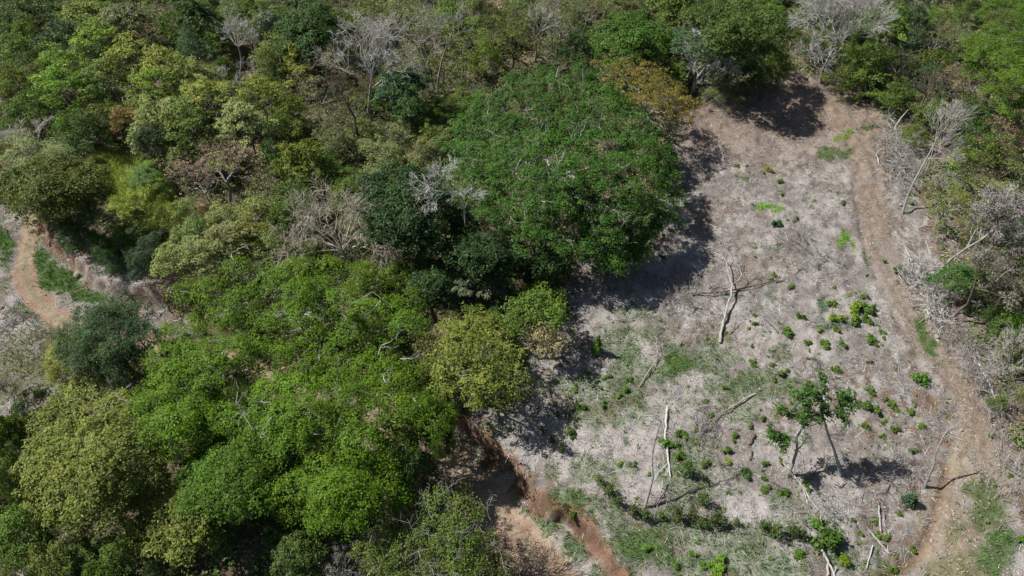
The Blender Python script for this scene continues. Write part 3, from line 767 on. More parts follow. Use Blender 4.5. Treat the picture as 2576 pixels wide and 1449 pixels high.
big('broadleaf_tree', 'large pale yellow-green tree in layered sprays at lower left', [(120, 985), (200, 945), (300, 965), (330, 1060), (390, 1130), (385, 1210), (310, 1290), (230, 1310), (140, 1300), (60, 1240), (55, 1150), (90, 1060)], 6, 11, 62, 1.45, 'layer', (.155, .205, .042), 'grey', .6, None, .34, 1.2, .9, 38)
big('broadleaf_tree', 'olive-yellow layered tree below the round green tree', [(345, 1300), (400, 1210), (480, 1240), (540, 1290), (550, 1350), (500, 1400), (430, 1390), (370, 1370)], 5, 8.5, 20, 1.3, 'layer', (.145, .19, .035), 'grey', .55, None, .25, .6, 1.0, 39)
big('viny_tree', 'vine-covered yellow-green tree at the bottom edge beside the road', [(930, 1300), (1000, 1240), (1080, 1225), (1160, 1240), (1200, 1300), (1255, 1390), (1290, 1450), (1260, 1520), (1100, 1540), (950, 1500), (900, 1400)], 4.5, 8, 46, 1.35, 'scrub', (.12, .19, .04), 'grey', .8, None, .28, 4.0, 1.5, 40, .4, 1.6, .8, 6, pale_twigs(60, .035))
big('broadleaf_tree', 'dark blue-green tree beside the left road, casting deep shade', [(160, 800), (220, 750), (290, 740), (350, 760), (370, 830), (350, 900), (280, 950), (210, 930), (140, 880)], 6, 10, 28, 1.5, 'feather', (.06, .115, .045), 'brown', .8, None, .3, .8, 1.7, 41)
big('broadleaf_tree', 'big round dark olive tree shading the left road end', [(10, 430), (70, 400), (170, 390), (250, 415), (275, 465), (230, 500), (160, 525), (90, 545), (20, 515), (-30, 480)], 6, 10.5, 40, 1.6, 'round', (.10, .135, .03), 'brown', .7, None, .34, .6, 1.15, 42)
big('broadleaf_tree', 'large dense green tree in cloud-like clumps, above the orange-leaved tree', [(1490, 90), (1540, 30), (1620, 20), (1680, 40), (1690, 100), (1640, 150), (1560, 150), (1510, 130)], 6, 10, 24, 1.7, 'dense', (.07, .15, .025), 'brown', .8, None, .3, .6, 1.1, 43)
big('broadleaf_tree', 'bluish-green tree right of the cloud-like green tree', [(1690, 70), (1760, 40), (1850, 65), (1890, 120), (1860, 150), (1780, 140), (1710, 125)], 6, 9.5, 22, 1.5, 'round', 'BL', 'grey', .7, None, .28, 1.2, 1.1, 44)
big('broadleaf_tree', 'dark green tree at the top edge whose shadow falls on the clearing', [(1740, 20), (1820, -10), (1920, 0), (1970, 50), (1950, 110), (1880, 130), (1800, 90)], 9, 15, 28, 1.7, 'dense', (.075, .125, .028), 'brown', .8, None, .32, .6, 1.1, 45)
big('broadleaf_tree', 'tall bright green tree filling the top right corner', [(2460, 40), (2520, -20), (2620, -30), (2680, 100), (2640, 260), (2560, 290), (2500, 220), (2440, 140)], 8, 13, 36, 1.7, 'fern', (.085, .165, .018), 'brown', .7, None, .34, .6, 1.1, 46)
big('broadleaf_tree', 'large dark green tree at the top edge, left of centre', [(690, 30), (740, -20), (810, -20), (840, 30), (830, 90), (780, 130), (720, 110)], 7, 12, 22, 1.6, 'dense', 'DG', 'brown', .8, None, .3, .6, 1.15, 47)

# rosette tree (umbrella leaves in whorls)
def rosette():
    rg = np.random.default_rng(9)
    base = at(1215, 770, 0); base = Vector((base.x, base.y + 2, 0)); base.z = gz(base.x, base.y)
    root = bpy.data.objects.new('rosette_tree', None); col.objects.link(root); root.location = base
    tb, cb = Buf(), Buf(); fork = Vector((0, 0, 2.2)); tb.tube(bent(rg, (0, 0, -.3), fork, 3, .03), [.16, .14, .12, .11], 6)
    for i in range(46):
        px = rg.uniform(1128, 1292); q = abs(px - 1210) / 85
        py = 675 + q * q * 35 + rg.uniform(0, 75) * (1 - q * .4)
        p = at(px, py, 5.2 - 1.5 * (py - 675) / 80) - base
        tb.tube(bent(rg, fork, p, 3, .07), [.07, .055, .04, .03], 4)
        m = 26
        a = rg.uniform(0, 6.28, m); d = np.stack([np.cos(a), np.sin(a), rg.uniform(-.5, .15, m)], 1)
        for k in range(m):
            s = Vector(d[k]); sd = s.cross(Vector((0, 0, 1))).normalized() * .055; e = Vector(p) + s * .5; mid = Vector(p) + s * .3
            r1 = rg.random()
            cb.add([p, mid + sd, e - Vector((0, 0, .15)), mid - sd], [(0, 1, 2, 3)], np.full((4, 4), r1))
    link('trunk', tb.mesh('trunk', M_BARK, True), root, BK['pale']); link('crown', cb.mesh('crown', M_LEAF), root, (.10, .15, .08))
    tag(root, 'small tree with whorled rosette leaves in the dark gap', 'tree'); OCC.append((base.x, base.y, 3))
rosette()

# --- individually placed trees:  px, py, r px, height, kind, colour, bark[, label]
TL = [
 (50, 15, 70, 8, 'bush', 'DG', 'brown'), (185, 8, 50, 6, 'open', 'OL', 'brown'), (215, 35, 60, 7, 'round', 'OL', 'grey'), (140, 70, 60, 8, 'bush', 'BL', 'brown'),
 (40, 110, 65, 7, 'bush', 'MG', 'grey'), (245, 95, 60, 7, 'layer', 'LM', 'grey'), (310, 45, 65, 8, 'round', 'GO', 'grey'), (375, 75, 55, 6, 'open', 'BR', 'grey'),
 (470, 110, 55, 8, 'feather', (.075, .155, .06), 'grey', 'feathery blue-green conical tree standing out near the top left'),
 (490, 40, 55, 9, 'dense', 'DG', 'brown'), (440, 50, 50, 8, 'bush', 'MG', 'grey'), (590, 30, 55, 7, 'bush', 'GO', 'grey'), (630, 75, 50, 7, 'open', 'GO', 'grey'),
 (672, 55, 34, 7, 'round', 'SV', 'grey', 'silvery pale-leaved tree left of the large dark tree'), (640, 25, 50, 8, 'bush', 'OL', 'grey'),
 (150, 150, 50, 8, 'layer', 'LM', 'grey'), (160, 215, 66, 9, 'layer', 'LM', 'brown', 'lime-green layered tree with a dark leaning trunk'), (95, 180, 45, 7, 'bush', 'GO', 'grey'),
 (25, 190, 50, 7, 'bush', 'OL', 'grey'), (330, 140, 70, 9, 'layer', 'YG', 'grey'), (410, 165, 66, 9, 'layer', 'YG', 'grey'), (270, 190, 60, 8, 'layer', 'OL', 'grey'),
 (395, 215, 60, 8, 'layer', 'LM', 'grey'), (490, 190, 60, 8, 'layer', 'OL', 'grey'), (555, 165, 40, 6, 'bush', 'MG', 'grey'), (520, 235, 60, 8, 'layer', 'YG', 'grey'),
 (700, 130, 55, 8, 'layer', 'OL', 'grey'), (745, 150, 50, 8, 'layer', 'YG', 'grey'), (720, 90, 45, 8, 'bush', 'MG', 'grey'), (70, 250, 55, 6, 'bush', 'MG', 'grey'),
 (200, 120, 50, 7, 'bush', 'PG', 'grey'), (60, 60, 50, 7, 'bush', 'OL', 'grey'),
 (80, 330, 70, 6, 'bare', 'GY', 'pale', 'pale leafless feathery tree at the left edge'), (70, 385, 85, 7, 'feather', 'PG', 'grey', 'pale grey-green feathery tree above the big round dark tree'),
 (190, 540, 62, 8, 'feather', 'DG', 'grey', 'dark feathery tree at the road bend, right of the big round tree'), (312, 300, 38, 6, 'layer', (.28, .20, .07), 'grey', 'small ochre-tinged tree in the upper left forest'),
 (400, 295, 75, 9, 'layer', 'PG', 'grey'), (470, 310, 66, 9, 'layer', 'OL', 'grey'), (390, 350, 52, 8, 'round', 'BL', 'grey'), (210, 330, 55, 6, 'bush', 'DG', 'grey'),
 (450, 370, 55, 7, 'layer', 'OL', 'grey'), (240, 280, 55, 7, 'bush', 'OL', 'grey'), (170, 300, 45, 6, 'bush', 'MG', 'grey'),
 (372, 440, 46, 4, 'fern', (.09, .19, .035), 'grey', 'small bright green tree alone on the yellow grass slope'), (610, 310, 66, 9, 'layer', 'PG', 'dark', 'pale green layered tree on a dark slanting trunk'),
 (545, 425, 92, 8, 'open', 'PB', 'pale', 'pinkish-brown twiggy tree right of the yellow grass slope'), (500, 450, 45, 6, 'open', 'PB', 'pale'),
 (650, 235, 55, 8, 'layer', 'YG', 'grey'), (590, 250, 55, 8, 'open', 'GO', 'pale'), (695, 310, 48, 6, 'bush', 'MG', 'grey'), (725, 260, 50, 7, 'bush', 'OL', 'grey'),
 (760, 395, 58, 8, 'dense', (.14, .18, .03), 'grey', 'dense yellowish-green rounded tree in the middle left'), (690, 380, 45, 6, 'bush', 'DG', 'grey'), (835, 420, 48, 6, 'bush', 'MG', 'grey'),
 (870, 470, 50, 6, 'bush', 'OL', 'grey'), (740, 465, 55, 6, 'bush', 'OL', 'grey'), (660, 450, 45, 6, 'open', 'GO', 'grey'), (830, 340, 50, 5, 'bush', 'GO', 'grey'),
 (640, 520, 62, 6, 'bush', 'PG', 'grey'), (560, 545, 55, 5, 'bush', 'PG', 'grey'), (700, 540, 50, 6, 'bush', 'MG', 'grey'), (480, 580, 66, 6, 'bush', 'PG', 'grey'),
 (560, 600, 62, 6, 'layer', 'PG', 'grey'), (440, 655, 56, 6, 'layer', 'PG', 'grey'), (500, 640, 60, 6, 'layer', 'PG', 'grey'), (620, 590, 50, 5, 'bush', 'YG', 'grey'),
 (350, 620, 50, 6, 'feather', 'BL', 'grey'), (290, 600, 42, 5, 'bush', 'MG', 'grey'), (265, 640, 40, 4, 'feather', 'DG', 'grey'), (420, 530, 40, 5, 'bush', 'OL', 'grey'),
 (770, 520, 45, 6, 'bush', 'DG', 'grey'), (515, 515, 20, 4, 'bush', (.30, .22, .12), 'grey', 'small straw-coloured dry bush below the pinkish-brown tree'),
 (950, 480, 30, 6, 'bush', 'OL', 'grey'), (1010, 330, 55, 4, 'bush', 'GO', 'grey'), (1080, 330, 45, 4, 'bush', 'OL', 'grey'), (960, 370, 55, 4, 'bush', 'GO', 'grey'),
 (1010, 215, 60, 8, 'dense', (.055, .115, .05), 'brown', 'dark bluish-green tree behind the leafless crown'), (1030, 270, 45, 7, 'dense', 'DG', 'brown'),
 (1110, 350, 35, 4, 'bush', 'PG', 'grey'), (1160, 250, 50, 4, 'bush', 'OL', 'grey'), (1090, 290, 45, 4, 'bush', 'MG', 'grey'), (880, 140, 60, 6, 'open', 'GO', 'grey'),
 (810, 230, 62, 7, 'open', 'BR', 'grey'), (840, 290, 55, 6, 'open', 'GO', 'grey'), (850, 60, 45, 8, 'bush', 'OL', 'grey'), (900, 20, 60, 7, 'bush', 'OL', 'grey'),
 (960, 60, 60, 7, 'open', 'GO', 'grey'), (1010, 20, 60, 7, 'open', 'OL', 'grey'), (1060, 70, 60, 7, 'open', 'GO', 'grey'), (1130, 30, 60, 7, 'bush', 'OL', 'grey'),
 (1160, 100, 55, 7, 'open', 'OL', 'grey'), (1210, 60, 60, 6, 'bush', 'OL', 'grey'), (1220, 130, 50, 6, 'bush', 'OL', 'grey'), (1290, 90, 55, 8, 'open', 'OL', 'dark'),
 (1350, 60, 60, 8, 'open', 'GO', 'grey'), (1420, 60, 55, 8, 'open', 'OL', 'pale'), (1450, 110, 50, 6, 'bush', 'DG', 'grey'), (1390, 15, 50, 7, 'open', 'GO', 'grey'),
 (1470, 20, 50, 7, 'open', 'BR', 'grey'), (1570, 5, 50, 7, 'bush', 'GO', 'grey'), (1700, 10, 55, 9, 'dense', 'MG', 'grey'), 
 (1830, 220, 55, 3, 'feather', 'GO', 'pale', 'low grey-green feathery bush in shade at the clearing top'), (1900, 170, 60, 6, 'bush', 'DG', 'brown'), (1960, 150, 45, 6, 'bush', 'OL', 'brown'),
 (2180, 150, 75, 7, 'bush', 'MG', 'grey', 'mid green rounded bushy tree right of the tall leafless tree'), (2130, 190, 40, 4, 'bush', 'OL', 'grey'), (2230, 60, 60, 8, 'dense', 'MG', 'grey'),
 (2260, 20, 50, 8, 'bush', 'DG', 'grey'), (2310, 30, 50, 9, 'bush', 'BL', 'grey'), (2300, 100, 45, 8, 'bush', 'BL', 'grey'), (2370, 90, 50, 8, 'open', 'BR', 'grey'),
 (2270, 160, 50, 6, 'open', 'GO', 'grey'), (2330, 190, 55, 6, 'open', 'BL', 'grey'), (2400, 200, 60, 7, 'open', 'BR', 'grey'), (2460, 190, 60, 7, 'open', 'PB', 'grey'),
 (2380, 270, 60, 6, 'bush', 'MG', 'grey'), (2450, 290, 60, 6, 'bush', 'DG', 'grey'), (2260, 230, 50, 5, 'bush', 'MG', 'grey'), (2330, 260, 45, 4, 'open', 'GO', 'grey'),
 (2540, 330, 66, 9, 'open', 'BR', 'brown', 'brown-leaved tree at the right edge'), (2480, 350, 50, 6, 'bush', 'MG', 'grey'), (2530, 420, 60, 7, 'open', 'OL', 'brown'),
 (2435, 410, 40, 5, 'layer', 'LM', 'grey'), (2400, 510, 72, 6, 'open', 'OL', 'grey', 'thin olive tree beside the track below the leaning leafless tree'), (2490, 490, 66, 6, 'layer', 'GO', 'grey'),
 (2560, 500, 45, 7, 'bush', 'MG', 'grey'), (2420, 700, 56, 5, 'round', (.075, .155, .035), 'brown', 'green rounded tree on a leaning trunk beside the white brush pile'),
 (2500, 690, 62, 7, 'open', 'GY', 'grey'), (2560, 640, 50, 7, 'open', 'GY', 'grey'), (2560, 740, 45, 6, 'bush', 'DG', 'grey'), (2530, 800, 40, 4, 'bush', 'OL', 'grey'),
 (2560, 880, 40, 4, 'bush', 'OL', 'grey'), (2555, 990, 40, 3, 'open', 'OL', 'grey'), (2515, 1010, 22, 2, 'bush', 'MG', 'grey'),
 (2480, 560, 48, 6, 'open', 'GO', 'grey'), (2460, 450, 48, 6, 'open', 'PB', 'grey'), (2570, 570, 40, 6, 'bush', 'DG', 'grey'), (2515, 765, 40, 5, 'bush', 'DG', 'grey'), (2565, 810, 40, 5, 'bush', 'MG', 'grey'), (2350, 150, 45, 7, 'bush', 'MG', 'grey'), (2310, 330, 30, 4, 'bush', 'MG', 'grey'),
 (20, 1090, 50, 7, 'dense', 'MG', 'grey'), (70, 1010, 42, 5, 'bush', 'DG', 'grey'), (20, 1200, 45, 7, 'bush', 'MG', 'grey'), (60, 1330, 75, 7, 'round', 'MG', 'grey'),
 (30, 1430, 70, 6, 'bush', 'MG', 'grey'), (130, 1400, 66, 6, 'round', 'OL', 'grey'), (200, 1400, 55, 5, 'bush', 'DG', 'grey'), (300, 1400, 55, 5, 'round', 'MG', 'grey'),
 (225, 1449, 60, 5, 'bush', 'MG', 'grey'), (390, 1440, 40, 4, 'bush', 'DG', 'grey'), (470, 1160, 42, 9, 'feather', (.07, .11, .05), 'grey', 'dull grey-green feathery crown above the round green tree'),
 (560, 1310, 50, 6, 'bush', 'DG', 'grey'), (750, 1400, 66, 6, 'round', (.085, .165, .04), 'grey', 'mid green tree at the bottom edge left of the grey twiggy one'),
 (860, 1410, 60, 5, 'open', 'GY', 'pale', 'grey twiggy tree at the bottom edge'), (1060, 1180, 45, 5, 'bush', 'DG', 'grey'), (140, 940, 32, 3, 'bush', 'YG', 'grey'),
 (1230, 830, 40, 5, 'layer', 'YG', 'grey'), (1000, 690, 30, 5, 'bush', 'DG', 'grey'), (1330, 680, 34, 3.5, 'bush', 'DG', 'dark'), (900, 560, 45, 5, 'bush', 'GO', 'grey'), (1250, 750, 34, 4, 'bush', 'DG', 'grey'), (690, 1330, 36, 5, 'bush', 'DG', 'grey'), (1090, 990, 40, 5, 'bush', 'MG', 'grey'), (1080, 1060, 62, 11, 'fern', (.085, .17, .015), 'grey', 'green tree overhanging the shaded end of the sunken road'), (1040, 1170, 50, 9, 'round', 'DG', 'grey'), (1110, 1110, 40, 10, 'fern', (.07, .15, .02), 'grey', 'small-crowned tree leaning over the red road cut'), (420, 870, 30, 4, 'bush', 'DG', 'grey'), (1155, 930, 60, 4, 'bush', 'OL', 'grey'), (1250, 960, 50, 4, 'open', 'OL', 'grey'),
]
for e in TL:
    tree(e[0], e[1], e[2], e[3], e[4], e[5], e[7] if len(e) > 7 else None, e[6])
# broadleaf cluster under the bare tree etc. done; now filler trees in what is left of the forest
def infill():
    fr = random.Random(5); n = 0
    for _ in range(9000):
        x, y = fr.uniform(-112, 108), fr.uniform(12, 138)
        z = gz(x, y); px, py = [float(v) for v in proj(x, y, z + 4)]
        if not (-90 < px < W0 + 90 and -70 < py < 1449 + 120): continue
        gp = [float(v) for v in proj(x, y, z)]
        if any(bool(inpoly(np.array([gp[0]]), np.array([gp[1]]), q)[0]) for q in (CLEAR, LEFTOPEN, SLOPE, RIGHTOPEN, TOPOPEN)): continue
        if float(sdist(np.array([x]), np.array([y]), ROAD)[0][0]) < 4.5: continue
        if inpoly(np.array([gp[0]]), np.array([gp[1]]), [(1000, 1040), (1260, 960), (1260, 1230), (1050, 1230)])[0]: continue
        if py > 1230 and 380 < px < 920: continue
        r = fr.uniform(1.6, 3.2)
        if any(math.hypot(x - a, y - b) < rr * .62 + r * .5 for a, b, rr in OCC): continue
        h = r * fr.uniform(1.3, 2.0)
        if px > 2200: kd, ck = fr.choice([('bush', 'MG'), ('open', 'BR'), ('open', 'GO'), ('bush', 'OL'), ('bush', 'DG'), ('bare', 'GY')])
        elif px > 1450: kd, ck = fr.choice([('bush', 'DG'), ('dense', 'MG'), ('bush', 'MG'), ('open', 'OL')])
        elif px > 780 and py < 360: kd, ck = fr.choice([('open', 'GO'), ('open', 'OL'), ('bush', 'GO'), ('bush', 'OL'), ('bare', 'GY'), ('bush', 'PG'), ('bush', 'MG'), ('bare', 'GY'), ('bush', 'MG')])
        elif py > 900: kd, ck = fr.choice([('bush', 'DG'), ('round', 'MG'), ('bush', 'MG')])
        else: kd, ck = fr.choice([('layer', 'OL'), ('layer', 'YG'), ('bush', 'OL'), ('bush', 'MG'), ('bush', 'PG'), ('open', 'GO'), ('bush', 'DG'), ('feather', 'PG'), ('bush', 'MG'), ('round', 'MG'), ('bare', 'GY')])
        tree(0, 0, 0, h, kd, ck, None, fr.choice(['grey', 'grey', 'brown']), pos=(x, y), rad=r); n += 1
        if n > 300: break
    print('infill', n)
infill()

# --- bare trees with drawn trunks
def bare(label, trunk, r0, crowns, seed, bark='grey', lev=4, L=3.0, nb=3, spread=.55, upb=.1, name='bare_tree', leaf=None, ratio=.68, curl=.16):
    """trunk: [(px,py,h)...]; crowns: [(index along trunk, dir px dx, dir px dy, length factor)]"""
    rg = np.random.default_rng(seed)
    P_ = [at(*p) for p in trunk]; base = P_[0].copy()
    root = bpy.data.objects.new(name, None); col.objects.link(root); root.location = base
    pts = [p - base for p in P_]; pts[0].z -= .3
    n = len(pts); tb = Buf()
    tb.tube(pts, [r0 * (1.2 if i == 0 else 1 - .5 * i / (n - 1)) for i in range(n)], 7)
    cb = Buf()
    for (i, dx, dy, f) in crowns:
        p = P_[i]; q = mpp(p)
        d = Vector((dx, max(-1.0, min(1.0, -dy * .35)) * 0 - dy * .45, -dy * .75 + 5)) 
        grow(cb, pts[i], d, L * f, r0 * .42 * (1 - .3 * i / n), lev, rg, nb, spread, upb, curl, ratio)
    bc = BK[bark]
    link('trunk', tb.mesh('trunk', M_BARK, True), root, bc); link('branches', cb.mesh('branches', M_BARK), root, tuple(min(.8, v * 1.45) for v in bc))
    if leaf:
        n_, ck, kd = leaf; vv = np.concatenate(cb.v); s_ = vv[rg.integers(0, len(vv), n_)]
        hi = s_[:, 2] > np.percentile(vv[:, 2], 25); s_ = s_[hi]
        lb = Buf(); lobe_leaves(lb, [(tuple(p), .3 if kd == 'round' else .45, .2) for p in s_], kd, rg, .75 if kd == 'round' else 1.3, .95)
        link('crown', lb.mesh('crown', M_LEAF), root, COLR[ck] if isinstance(ck, str) else ck)
    tag(root, label, 'tree'); return root
fan = lambda i, n, a0, a1, f=1.0, rnd=None: [(i, 20 * math.cos(R_(a)), -20 * math.sin(R_(a)), f) for a in np.linspace(a0, a1, n)]
bare('tall leafless tree with a fan of pale branches above the clearing', [(2065, 207, 0), (2070, 175, 2.2), (2085, 145, 4.3), (2108, 105, 7)], .26, fan(3, 7, 25, 155, 1.15) + fan(2, 3, 20, 160, 1.0) + [(1, -20, -10, .7)], 51, 'pale', 4, 3.6, 4, .55)
bare('large leafless tree with grey arching branches in the upper forest', [(927, 292, 0), (929, 262, 2.2), (931, 230, 4.5), (936, 190, 7.2)], .3, fan(3, 6, 40, 140, 1.05) + fan(2, 2, 15, 40, 1.1) + fan(1, 2, 5, 35, 1.1) + [(2, -18, -12, 1.1)], 52, 'pale', 4, 4.0, 3, .68, .03)
bare('dark-trunked leafless tree left of the large leafless tree', [(912, 378, 0), (898, 330, 2.8), (892, 295, 4.8), (878, 272, 6)], .27, [(3, -20, -12, 1), (3, 6, -20, 1), (3, 20, -8, 1), (2, -20, -3, .8), (3, -10, -20, 1)], 53, 'brown', 4, 2.6, 3, .6)
bare('twin-stemmed leafless grey tree in the upper forest', [(1100, 236, 0), (1104, 190, 3.0), (1112, 150, 5.8), (1125, 112, 8.6)], .20, fan(3, 4, 20, 120, 1.0) + [(2, -10, -20, 1)], 54, 'grey', 3, 2.6, 3, .55)
bare('slimmer leaning leafless stem left of the twin-stemmed tree', [(1096, 240, 0), (1086, 195, 3.0), (1075, 150, 6), (1062, 108, 8.8)], .15, fan(3, 4, 60, 160, 1.0), 55, 'grey', 3, 2.4, 3, .55)
bare('leaning pale trunk below the slimmer leafless stem', [(1087, 258, 0), (1078, 220, 2.4), (1068, 180, 5.0), (1078, 150, 7)], .17, fan(3, 4, 20, 160, .8), 56, 'wood', 3, 2.2, 3, .55)
bare('leafless tree with pale crooked trunk rising from olive crowns at upper left', [(607, 232, 0), (604, 190, 2.8), (608, 150, 5.6), (600, 118, 7.8)], .18, fan(3, 5, 20, 160, .9), 57, 'pale', 4, 2.2, 3, .6)
bare('thin pale forked stem left of the crooked-trunked tree', [(588, 278, 0), (575, 245, 2.3), (560, 225, 3.7)], .10, fan(2, 4, 30, 150, .8), 58, 'pale', 3, 2.0, 3, .5)
bare('dark two-stemmed tree behind the huge spreading tree', [(1296, 150, 0), (1290, 125, 2), (1277, 98, 4.2), (1268, 80, 5.6)], .2, fan(3, 4, 30, 150, .9), 59, 'dark', 3, 2.2, 3, .6)
bare('white crooked trunk behind the huge spreading tree', [(1345, 156, 0), (1350, 130, 2), (1346, 108, 3.8), (1358, 80, 6.2)], .19, fan(3, 5, 0, 160, .9), 60, 'pale', 3, 2.2, 3, .6)
for i, (a, b_, t2, lbl) in enumerate([(1402, 145, 92, 'straight thin grey pole tree, left one of the pair'), (1413, 143, 95, 'straight thin grey pole tree, right one of the pair')]):
    bare(lbl + ' behind the huge spreading tree', [(a, b_, 0), (a - 1, (b_ + t2) / 2, 2.4), (a + 1, t2, 4.8)], .09, fan(2, 3, 50, 130, .8), 61 + i, 'pale', 2, 1.6, 3, .5)
bare('white twisted leafless tree at the top of the clearing', [(1742, 232, 0), (1747, 212, 1.5), (1757, 192, 3.2), (1775, 168, 5.4)], .26, fan(3, 6, 5, 110, .9) + fan(1, 3, 0, 30, 1.0) + [(1, -10, -20, .9), (2, -14, -20, .9)], 64, 'white', 4, 3.1, 3, .55, .03)
bare('grey tangle of bare branches under the orange-leaved tree', [(1690, 335, 0), (1680, 318, 1.2), (1668, 300, 2.4)], .16, fan(2, 6, 0, 180, .8), 65, 'grey', 4, 2.0, 3, .65)
bare('pale lace-like leafless crown in front of the dark mango tree', [(1172, 680, 0), (1172, 590, 5.5), (1168, 525, 9.3), (1140, 485, 11.6)], .13, [(3, -20, -5, 1.1), (3, -18, -14, 1.1), (3, -6, -20, .9), (3, -20, 5, .8), (2, -8, -18, .8), (2, 12, -14, .7)], 66, 'pale', 4, 2.2, 3, .65, .0)
bare('pale leafless thicket tree above the bright umbrella trees', [(870, 665, 0), (868, 645, 1.3), (862, 630, 2.2)], .26, fan(2, 12, -10, 190, 1.0) + fan(1, 6, -20, 200, 1.15), 67, 'wood', 4, 3.9, 3, .75, -.03)
bare('small brushy leafless tree left of the pale thicket tree', [(770, 668, 0), (764, 650, 1.2)], .12, fan(1, 6, 10, 170, .9), 68, 'wood', 4, 1.7, 3, .6)
bare('grey leafless tree beside the dark blue-green tree', [(375, 880, 0), (362, 868, 1.2), (350, 855, 2.2)], .12, fan(2, 5, 10, 180, 1.0), 69, 'grey', 4, 1.8, 3, .6)
bare('small dark leafless tree at the hidden road', [(428, 785, 0), (420, 765, 1.2), (410, 750, 2.2)], .09, fan(2, 4, 60, 180, 1.0), 70, 'brown', 3, 1.7, 3, .55)
bare('small leafless tree above the lower-left dense tree', [(42, 1062, 0), (40, 1030, 1.6), (36, 1000, 3.0)], .10, fan(2, 5, 30, 160, .9), 71, 'grey', 3, 1.8, 3, .55)
bare('leafless tree leaning over the brush beside the track', [(2269, 541, 0), (2284, 490, 2.0), (2300, 455, 3.6), (2330, 400, 5.8), (2352, 360, 7.2)], .15, [(4, 6, -20, 1), (4, 14, -20, 1.05), (4, 20, -14, 1), (4, 20, -8, .8), (4, -3, -20, 1.0), (3, 20, 0, .9), (3, 20, 3, .8)], 72, 'grey', 4, 2.5, 3, .45)
bare('thin dark stem behind the leaning leafless tree', [(2330, 440, 0), (2352, 360, 4), (2362, 300, 6.5)], .08, fan(2, 3, 50, 130, .8), 73, 'grey', 3, 1.8, 2, .5)
bare('stout dark leaning trunk at the upper end of the track', [(2290, 310, 0), (2310, 280, 1.8), (2328, 240, 4.0)], .26, fan(2, 4, 30, 130, .8), 74, 'brown', 3, 2.0, 3, .5)
bare('grey lichen-covered leaning tree at the right edge', [(2358, 685, 0), (2395, 650, 2.4), (2430, 625, 4.2), (2465, 605, 5.6)], .2, [(3, 20, -3, 1.1), (3, 14, -14, 1.1), (3, 2, -20, 1.1), (3, 20, 6, 1.0), (3, -8, -16, .8), (2, 6, -18, .9), (3, 18, -10, 1.2)], 75, 'grey', 4, 2.8, 3, .65, .05, 'bare_tree', (260, (.26, .26, .25), 'sparse'))
bare('brown leaning tree with shaggy grey crown below the grey leaning tree', [(2384, 802, 0), (2410, 782, 1.4), (2435, 765, 2.6), (2450, 725, 5)], .24, [(3, 14, -14, 1), (3, -5, -18, 1), (3, 20, 0, 1), (3, 18, 8, .8)], 76, 'brown', 4, 2.2, 3, .6, .05, 'bare_tree', (110, (.2, .21, .17), 'sparse'))
bare('leafless thorny bush at the lower right edge', [(2545, 960, 0), (2538, 935, 1.2)], .12, fan(1, 7, 10, 175, 1.0), 77, 'grey', 4, 2.2, 3, .6)
bare('leafless bush beside the road at the bottom edge', [(1305, 1450, 0), (1320, 1425, 1.2)], .09, fan(1, 5, -20, 160, 1.0), 78, 'brown', 3, 1.7, 3, .6)
# --- standing in the clearing
bare('bent leafless snag with a dark shadow beside the gravel track', [(2326, 1228, 0), (2340, 1190, 1.9), (2349, 1170, 2.6), (2352, 1145, 3.6), (2372, 1100, 5.2), (2387, 1080, 6.0)], .13, [(5, 10, -14, .7), (5, -2, -20, .7), (4, 14, -10, .5)], 80, 'grey', 2, 1.5, 2, .5)
bare('slim leafless snag beside the long white fallen log', [(1620, 1285, 0), (1642, 1205, 3.0), (1640, 1150, 5.0), (1648, 1105, 6.6), (1662, 1060, 8.2)], .12, [(4, 8, -16, .8), (4, -10, -12, .8), (3, -20, -4, 1.0), (3, 18, -8, .8), (2, -18, -2, 1.0), (1, -16, -8, .9)], 81, 'pale', 3, 1.9, 2, .5, 0)
bare('thin leafless sapling at the left of the clearing', [(1346, 1057, 0), (1346, 1020, 1.5), (1350, 985, 2.9)], .05, fan(2, 4, 40, 140, .8), 82, 'grey', 2, 1.0, 2, .5)
bare('leafy forked tree in the clearing, left of two, white base branch beside it', [(1980, 1203, 0), (1995, 1165, 1.7), (2005, 1132, 3.2), (2004, 1100, 4.6), (2025, 1068, 6.2)], .17, [(4, 14, -10, .8), (4, -14, -12, 1.0), (3, -20, -4, 1.1), (3, -20, 2, 1.0), (2, 10, -18, 1), (4, 4, -20, 1)], 83, 'grey', 2, 1.8, 2, .55, 0, 'leafy_tree', (150, (.065, .145, .03), 'round'), .65)
bare('leafy slender tree in the clearing, right of two, on a pale trunk', [(2119, 1205, 0), (2108, 1165, 1.8), (2098, 1130, 3.4), (2084, 1095, 5.0), (2068, 1040, 7.5), (2064, 1010, 8.8)], .15, [(5, 18, -8, .9), (5, -16, -10, .9), (5, 0, -20, .8), (4, 20, 2, 1.0), (4, 16, 8, .9), (3, 18, 0, 1.0), (4, -14, 6, .8), (5, -20, 0, 1.0)], 84, 'pale', 2, 1.8, 2, .55, 0, 'leafy_tree', (190, (.065, .145, .03), 'round'), .65)
bare('slender green sapling with pale stem in the shade of the huge tree', [(1508, 720, 0), (1520, 690, 1.6), (1530, 660, 3.2)], .07, fan(2, 4, 30, 150, .8), 85, 'grey', 2, 1.5, 2, .5, .1, 'leafy_tree', (40, 'MG', 'round'))

